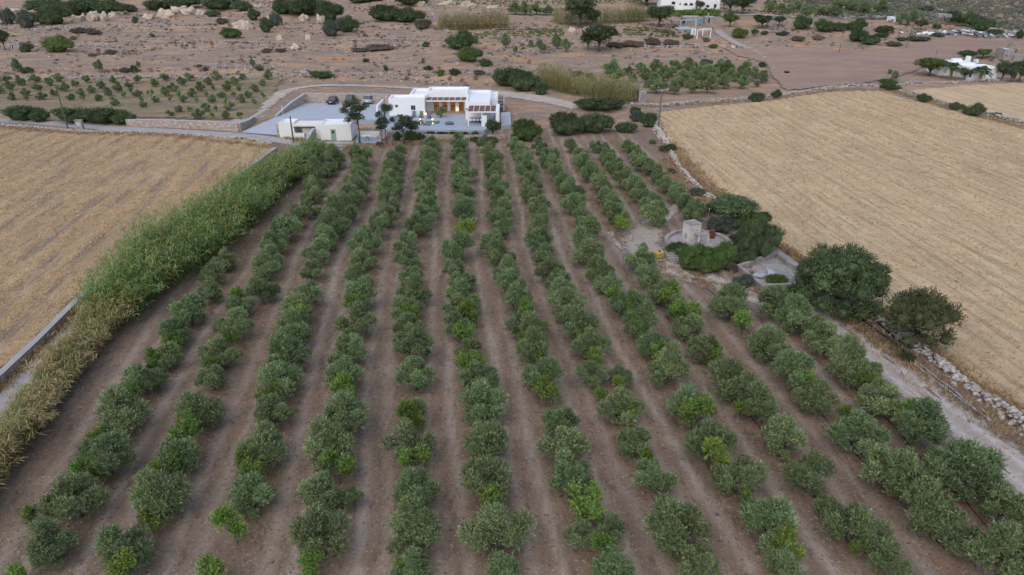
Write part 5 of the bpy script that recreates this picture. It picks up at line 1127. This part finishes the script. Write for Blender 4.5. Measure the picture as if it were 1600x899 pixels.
# ================================================================== uncountable growth
def reeds(name, label, pts_w, widths, n, Hc, cols, seed, lean=(.5, -.35), leafn=14, leaf=(.62, .055), parent=None, mixend=None, hprof=(1, 1)):
    """stand of giant reed: canes with arching leaves along a polyline of world points; cols = list of (rgb multipliers)"""
    rg = np.random.default_rng(seed); q = np.array([(p[0], p[1]) for p in pts_w]); L = np.concatenate([[0], np.cumsum(np.linalg.norm(np.diff(q, axis=0), axis=1))])
    s = rg.random(n) * L[-1]; x = np.interp(s, L, q[:, 0]); y = np.interp(s, L, q[:, 1])
    tx = np.interp(s + .5, L, q[:, 0]) - np.interp(s - .5, L, q[:, 0]); ty = np.interp(s + .5, L, q[:, 1]) - np.interp(s - .5, L, q[:, 1]); tl = np.hypot(tx, ty) + 1e-6
    o = rg.uniform(-.5, .5, n) * np.interp(s / L[-1], np.linspace(0, 1, len(widths)), widths); x += -ty / tl * o; y += tx / tl * o
    f = s / L[-1]
    h = Hc * rg.uniform(.6, 1.2, n) * (1 + .26 * nz(s, o, 2.6, seed)) * (1 - .25 * np.abs(o) / max(widths)) * np.interp(f, np.linspace(0, 1, len(hprof)), hprof)
    lean_ = np.stack([lean[0] * np.ones(n), lean[1] * np.ones(n)], 1) * rg.uniform(.1, 1.5, (n, 1)) + rg.normal(size=(n, 2)) * .35
    cl = nz(s, o, 3.5, seed + 5)[:, None] * .5; lean_ = lean_ * (1 + cl)
    B = np.stack([x, y, hgt(x, y)], -1)
    def at(tt): return B[:, None, :] + np.concatenate([lean_[:, None, :] * (tt[None, :, None] ** 2) * h[:, None, None] * .45, (h[:, None] * (tt - .18 * (np.linalg.norm(lean_, axis=1)[:, None]) * tt ** 2))[..., None]], -1)
    t0 = np.linspace(0, 1, 5); S_ = at(t0); side = unit(np.stack([rg.normal(size=n), rg.normal(size=n), np.zeros(n)], -1)) * .018
    V = np.stack([S_ - side[:, None, :], S_ + side[:, None, :]], 2)           # n,5,2,3
    I = np.arange(n * 10).reshape(n, 5, 2); F = np.stack([I[:, :-1, 0], I[:, :-1, 1], I[:, 1:, 1], I[:, 1:, 0]], -1).reshape(-1, 4)
    V = V.reshape(-1, 3); cstem = np.repeat(np.tile([[1.25, 1.0, .8]], (n, 1)) * rg.uniform(.7, 1.3, (n, 1)), 10, 0)
    tl_ = np.linspace(.22, 1, leafn); PL = at(tl_).reshape(-1, 3); N_ = len(PL)
    a = rg.random(N_) * 6.28; d1 = unit(np.stack([np.cos(a) + lean[0] * .8, np.sin(a) + lean[1] * .8, rg.uniform(.35, 1.1, N_)], -1)); d2 = unit(d1 * np.array([1, 1, .15]) - np.array([0, 0, .35]))
    ll = leaf[0] * rg.uniform(.6, 1.3, N_)[:, None]; sd_ = unit(np.cross(d1, np.array([0, 0, 1.0]))) * leaf[1] * .5
    m1 = PL + d1 * ll * .5; m2 = m1 + d2 * ll * .5
    LV = np.stack([PL - sd_ * .4, PL + sd_ * .4, m1 + sd_, m1 - sd_, m2], 1).reshape(-1, 3); b = len(V); I = np.arange(N_ * 5).reshape(N_, 5) + b
    LF_ = np.concatenate([I[:, [0, 1, 2, 3]], I[:, [3, 2, 4, 4]]])
    cidx = rg.integers(0, len(cols), n)
    cc_ = np.array(cols)[cidx]
    if mixend is not None:
        k_ = np.clip((f - mixend[0]) / (mixend[1] - mixend[0]) + .22 * rg.normal(size=n), 0, 1)[:, None]; c2 = np.array(mixend[2])[rg.integers(0, len(mixend[2]), n)]; cc_ = cc_ * (1 - k_) + c2 * k_
    cc_ = cc_ * rg.uniform(.7, 1.3, (n, 1)); lc = np.repeat(np.repeat(cc_, leafn, 0) * rg.uniform(.75, 1.25, (N_, 1)), 5, 0)
    Vall = np.concatenate([V, LV]); Fq = np.concatenate([F, I[:, [0, 1, 2, 3]]]); Ft = I[:, [3, 2, 4]]
    T_ = np.concatenate([Fq[:, [0, 1, 2]], Fq[:, [0, 2, 3]], Ft]); 
    ob = inst(npmesh(name, Vall, T_, M['reed'], np.concatenate([cstem, lc])), name); return tag(ob, label, 'reeds', None, 'stuff')
hg = [P(u, v) for u, v in ((508, 244), (474, 266), (425, 302), (375, 343), (320, 388), (265, 432), (212, 474), (178, 506))]
reeds('reed_hedge', 'tall lush green reed hedge along the upper left of the grove', [(p.x - 1.0, p.y + .2) for p in hg], [2.4, 3.8, 5.8, 7.6, 8.0, 7.2, 5.0], 3400, 4.2, [(1, 1.05, 1), (.8, 1.0, .8), (1.25, 1.15, .9), (.6, .85, .8), (1.0, 1.05, 1.4), (1.9, 1.2, 1.5)], 11, lean=(.7, -.35), leaf=(.85, .085), hprof=(.72, .85, 1, 1.1, 1.22, 1.2, 1.0))
DRYC = [(2.0, 1.12, 1.8), (2.3, 1.3, 2.1), (1.4, 1.0, 1.1), (1.8, 1.0, 1.6), (1.0, .95, .9), (1.9, 1.1, 1.5)]
hd = [P(u, v) for u, v in ((240, 452), (205, 490), (165, 535), (125, 585), (85, 640), (45, 698), (0, 757), (-60, 850))]
reeds('reed_hedge', 'dry yellowish reed hedge along the lower left of the grove', [(p.x - 1.15, p.y) for p in hd], [4.2, 3.2, 2.8, 2.6, 2.6], 2000, 2.4, [(1, 1.05, 1), (.8, 1.0, .8), (1.25, 1.15, .9)], 17, lean=(.85, -.4), leaf=(.7, .06), hprof=(1.25, 1.2, 1.1, .95, 1.05, .95, 1), mixend=(.0, .28, DRYC))
dry = [(1.75, 1.05, 1.5), (1.5, .9, 1.4), (1.9, 1.15, 1.55), (1.3, .95, 1.1)]
def pxl(l): return [P(u, v) for u, v in l]
reeds('reed_patch', 'brown reed bed on the bank beyond the villa', pxl([(850, 130), (880, 141), (915, 148), (950, 154), (990, 160)]), [6, 7, 6], 1200, 4.6, dry, 12, lean=(.2, 0), leafn=8, leaf=(.9, .10))
reeds('reed_patch', 'brown reed stand below the vines at top centre', pxl([(685, 44), (720, 44), (760, 42), (795, 40)]), [6, 6], 800, 5, dry, 13, lean=(.2, 0), leafn=8, leaf=(1, .12))
reeds('reed_patch', 'pale reed stand left of the top white house', pxl([(865, 36), (900, 38), (950, 36), (990, 34), (1012, 32)]), [7, 6], 1100, 5.5, dry + [(1, 1, 1.2)], 14, lean=(.2, 0), leafn=8, leaf=(1, .12))

def tufts(name, label, x, y, z, h, mat, seed, k=3, spread=.5, cols=((1, 1, 1),), wid=.05, kind='stuff', cat='grass', dirn=None, cv=.25):
    rg = np.random.default_rng(seed); n = len(x); pos = np.repeat(np.stack([x, y, z], -1), k, 0); hh = np.repeat(h, k) * rg.uniform(.6, 1.3, n * k)
    pos[:, :2] += rg.normal(size=(n * k, 2)) * np.repeat(h, k)[:, None] * spread * .5
    d = np.concatenate([rg.normal(size=(n * k, 2)) * spread, np.ones((n * k, 1))], 1)
    if dirn is not None: d[:, :2] += np.array(dirn)
    V, F = leaves(pos, unit(d), hh, wid * np.repeat(h, k) / np.mean(h), rg)
    c = np.array(cols)[rg.integers(0, len(cols), n)] * rg.uniform(1 - cv, 1 + cv, (n, 1)); c = np.repeat(np.repeat(c, k, 0), 4, 0)
    return tag(inst(npmesh(name, V, F, mat, c), name), label, cat, None, kind)
def inview(x, y, z=0, m=40):
    Zc = y * cp + (CAM_H - z) * sp; u = 800 + FPX * x / Zc; v = 449.5 + FPX * ((CAM_H - z) * cp - y * sp) / Zc
    return (u > -m) & (u < 1600 + m) & (v > -m) & (v < 899 + m)
def straw(name, label, poly, ang, ridge, n, seed, h0, amp):
    rg = np.random.default_rng(seed); x = rg.uniform(min(p.x for p in poly), max(p.x for p in poly), n * 3); y = rg.uniform(min(p.y for p in poly), max(p.y for p in poly), n * 3)
    Q = -x * math.sin(ang) + y * math.cos(ang); T_ = x * math.cos(ang) + y * math.sin(ang); Qw = Q + .8 * np.sin(T_ / 21) + .35 * nz(T_, Q, 6, seed)
    rd = .5 + .5 * np.sin(2 * PI * Qw / ridge); ok = inpoly(x, y, poly) & inview(x, y) & (rg.random(n * 3) < .25 + .75 * rd ** 1.3)
    x, y, rd = x[ok][:n], y[ok][:n], rd[ok][:n]; z = hgt(x, y) + .06 + amp * rd * .8
    tufts(name, label, x, y, z, h0 * rg.uniform(.5, 1.2, len(x)), M['straw'], seed, 3, 1.0, ((1, 1, 1), (1.08, 1.02, .97), (.85, .82, .8), (1.12, 1.1, 1.05)), .06, cat='straw', dirn=(1.6 * math.cos(ang), 1.6 * math.sin(ang)))
straw('straw_stubble', 'cut straw stubble lying in ridges on the left field', LF, la, 3.2, 42000, 1, .28, .22)
straw('straw_stubble', 'pale straw stubble lying in lines on the right field', RF, ra, 2.4, 30000, 2, .22, .14)
# weeds and dry grass in the grove, along walls and over the slope
rg = np.random.default_rng(77)
n = 14000; ri = rg.integers(0, 12, n); y = rg.uniform(22, 122, n); x = np.array([np.polyval(ROWFIT[i], b_) for i, b_ in zip(ri, y)]) + rg.normal(size=n) * .75; ok = inview(x, y)
cl = nz(x, y, 4, 3) > .0; ok &= cl
tufts('row_weeds', 'weeds and dry grass growing under the olive rows', x[ok], y[ok], x[ok] * 0 + .05, rg.uniform(.1, .32, ok.sum()), M['weed'], 5, 4, .8, ((1, 1, 1), (1.9, 1.15, 1.1), (1.5, 1.1, 1), (.8, .9, .7), (2.2, 1.1, .8)), .045)
n = 16000; x = rg.uniform(-60, 62, n); y = rg.uniform(24, 124, n); ok = inview(x, y) & (nz(x, y, 7, 9) > -.2)
tufts('soil_litter', 'small dry stalks and leaf litter scattered over the grove soil', x[ok], y[ok], x[ok] * 0 + .04, rg.uniform(.05, .16, ok.sum()), M['scrub'], 6, 2, 1.5, ((1, 1, 1), (1.9, 1.8, 1.6), (2.4, 2.2, 1.9), (1.6, .95, .6), (.7, .7, .7)), .04, cat='litter')
n = 16000; x = rg.uniform(-62, 64, n); y = 24 + 100 * rg.random(n) ** 1.3; ok = inview(x, y) & (nz(x, y, 5, 12) > -.35); x, y = x[ok], y[ok]
stones_joined('soil_clods', x, y, x * 0 + .045, rg.uniform(.04, .17, len(x)) , rg, plain('clod', (.26, .185, .14), .95, .25, 3, c2=(.36, .30, .25))); tag(bpy.data.objects['soil_clods'], 'small clods and stones scattered over the grove soil', 'stones')
def along(pxs, n, wdt, seed):
    rg = np.random.default_rng(seed); q = np.array([(P(u, v).x, P(u, v).y) for u, v in pxs]); L = np.concatenate([[0], np.cumsum(np.linalg.norm(np.diff(q, axis=0), axis=1))]); s = rg.random(n) * L[-1]
    return np.interp(s, L, q[:, 0]) + rg.normal(size=n) * wdt, np.interp(s, L, q[:, 1]) + rg.normal(size=n) * wdt
AL = [([(1640, 690), (1560, 622), (1470, 560), (1400, 508), (1340, 470), (1260, 410), (1215, 385)], 1500, .45), ([(1620, 705), (1540, 655), (1460, 600), (1390, 550), (1320, 502)], 550, .8), ([(1045, 225), (1075, 262), (1118, 302), (1150, 325)], 1500, 1.0), ([(1050, 250), (1070, 290), (1100, 330)], 900, 1.4), ([(990, 168), (1090, 164), (1200, 156), (1300, 142), (1380, 141)], 1200, .7), ([(1390, 142), (1480, 168), (1600, 200)], 900, .6), ([(-30, 199), (120, 210), (260, 213), (425, 232)], 1400, .5), ([(430, 240), (330, 320), (200, 420), (130, 480), (0, 615)], 1500, .5), ([(1010, 405), (1060, 432), (1120, 450), (1190, 462)], 220, .8), ([(1080, 385), (1150, 400), (1160, 425)], 300, .8), ([(480, 240), (520, 233), (600, 228), (680, 222), (790, 220)], 900, .8), ([(440, 215), (470, 221), (500, 232)], 400, .5)]
X_ = []; Y_ = []
for k, (l, n, wd_) in enumerate(AL): a_, b_ = along(l, n, wd_, 40 + k); X_.append(a_); Y_.append(b_)
x = np.concatenate(X_); y = np.concatenate(Y_); ok = inview(x, y)
tufts('verge_grass', 'dry golden grass along the walls, tracks and field edges', x[ok], y[ok], hgt(x[ok], y[ok]) + .04, rg.uniform(.25, .62, ok.sum()), M['straw'], 8, 5, .55, ((.9, .9, .9), (.75, .7, .68), (1, 1, .95), (.62, .5, .42), (.5, .58, .42)), .05)
# scrub and stones over the slope
def clumps(name, label, x, y, sz, mat, cols, seed, k=26, cat='scrub'):
    rg = np.random.default_rng(seed); n = len(x); d = unit(rg.normal(size=(n, k, 3))); d[..., 2] = np.abs(d[..., 2]); s = sz[:, None, None]
    pos = np.stack([x, y, hgt(x, y)], -1)[:, None, :] + d * s * np.array([.5, .5, .38]) * rg.uniform(.3, 1, (n, k, 1)); ld = unit(d + rg.normal(size=d.shape) * .6)
    V, F = leaves(pos.reshape(-1, 3), ld.reshape(-1, 3), np.repeat(sz * .34, k), np.repeat(sz * .2, k), rg)
    c = np.array(cols)[rg.integers(0, len(cols), n)] * rg.uniform(.75, 1.25, (n, 1)); c = np.repeat(np.repeat(c, k, 0) * rg.uniform(.8, 1.2, (n * k, 1)), 4, 0)
    return tag(inst(npmesh(name, V, F, mat, c), name), label, cat, None, 'stuff')
def scatter(n, x0, x1, y0, y1, seed, dens):
    rg = np.random.default_rng(seed); x = rg.uniform(x0, x1, n); y = rg.uniform(y0, y1, n); ok = inview(x, y, hgt(x, y)) & dens(x, y, rg); return x[ok], y[ok], rg
def band(x, y, rg):
    s = np.zeros(len(x))
    for i in range(3): s = np.maximum(s, np.exp(-((y - stepy(x, i)) / 3.5) ** 2))
    return rg.random(len(x)) < .10 + .75 * s + .9 * np.clip(nz(x, y, 16, 4) - .35, 0, 1)
x, y, rg = scatter(11000, -190, 60, 172, 345, 21, band)
clumps('dry_scrub', 'low dry brown scrub over the terraced slope', x, y, rg.uniform(.4, 1.3, len(x)), M['scrub'], ((1, 1, 1), (.8, .8, .85), (.9, .95, .8), (1.3, 1.1, .9)), 22)
x, y, rg = scatter(9000, -190, 60, 172, 345, 23, band); st_ = rg.uniform(.2, .75, len(x)); stones_joined('scattered_stones', x, y, hgt(x, y) + .05, st_, rg, M['palestone']); tag(bpy.data.objects['scattered_stones'], 'pale stones scattered over the terraced slope', 'stones')
def right_(x, y, rg): return (rg.random(len(x)) < .12 + .9 * np.clip(nz(x, y, 14, 6) - .1, 0, 1)) & ~inpoly(x, y, BR)
BR = [P(u, v) for u, v in ((1128, 74), (1300, 80), (1400, 78), (1460, 62), (1560, 60), (1590, 68), (1545, 90), (1480, 99), (1400, 124), (1230, 144), (1200, 100))]
x, y, rg = scatter(6000, 55, 260, 195, 345, 24, right_)
clumps('dry_scrub', 'low grey scrub between the fields on the right slope', x, y, rg.uniform(.4, 1.3, len(x)), M['scrub'], ((1, 1, 1), (.75, .85, .75), (.7, .9, .6), (1.2, 1.05, .9)), 25)
def hill(x, y, rg): return (x - 130) * .9 + (y - 262) > 30
x, y, rg = scatter(16000, 120, 330, 255, 420, 26, hill)
clumps('maquis', 'grey green low maquis covering the hillside at top right', x, y, rg.uniform(.8, 1.9, len(x)), M['greybush'], ((1.2, 1.15, 1.2), (1, 1, 1), (1.5, 1.35, 1.4), (1.8, 1.5, 1.4)), 27, k=20)
# vines
def vines(label, pxs, rows, per, seed, sz=1.1):
    q = [P(u, v) for u, v in pxs]; rg = np.random.default_rng(seed); X_, Y_ = [], []
    for i in range(rows):
        a, b = q[0].lerp(q[3], (i + .5) / rows), q[1].lerp(q[2], (i + .5) / rows)
        for j in range(per):
            if rg.random() < .8: c = a.lerp(b, (j + rg.uniform(-.3, .3)) / per); X_.append(c.x); Y_.append(c.y + rg.normal() * .3)
    clumps('vine_rows', label, np.array(X_), np.array(Y_), rg.uniform(.7, 1.25, len(X_)) * sz, M['brightbush'], ((1.1, 1.15, 1), (.9, 1, .8), (1.3, 1.2, 1)), seed + 1, k=34, cat='vines')
vines('green vine rows on the red terrace near the centre', [(705, 62), (885, 58), (880, 46), (780, 46)], 5, 34, 61)
vines('green vine rows below the brown reeds at centre right', [(960, 56), (1060, 59), (1055, 50), (985, 42)], 4, 26, 63)
vines('green vines on the topmost terraces at centre', [(690, 9), (1010, 5), (1000, -4), (700, -4)], 5, 46, 65, 1.4)
vines('green vines and fruit bushes on the upper right terraces', [(1195, 24), (1450, 20), (1440, 0), (1195, 0)], 9, 40, 67, 1.2)
vines('green climbing vine canopy below the top white house', [(1055, 27), (1125, 27), (1122, 19), (1057, 19)], 4, 22, 69, 2.4)
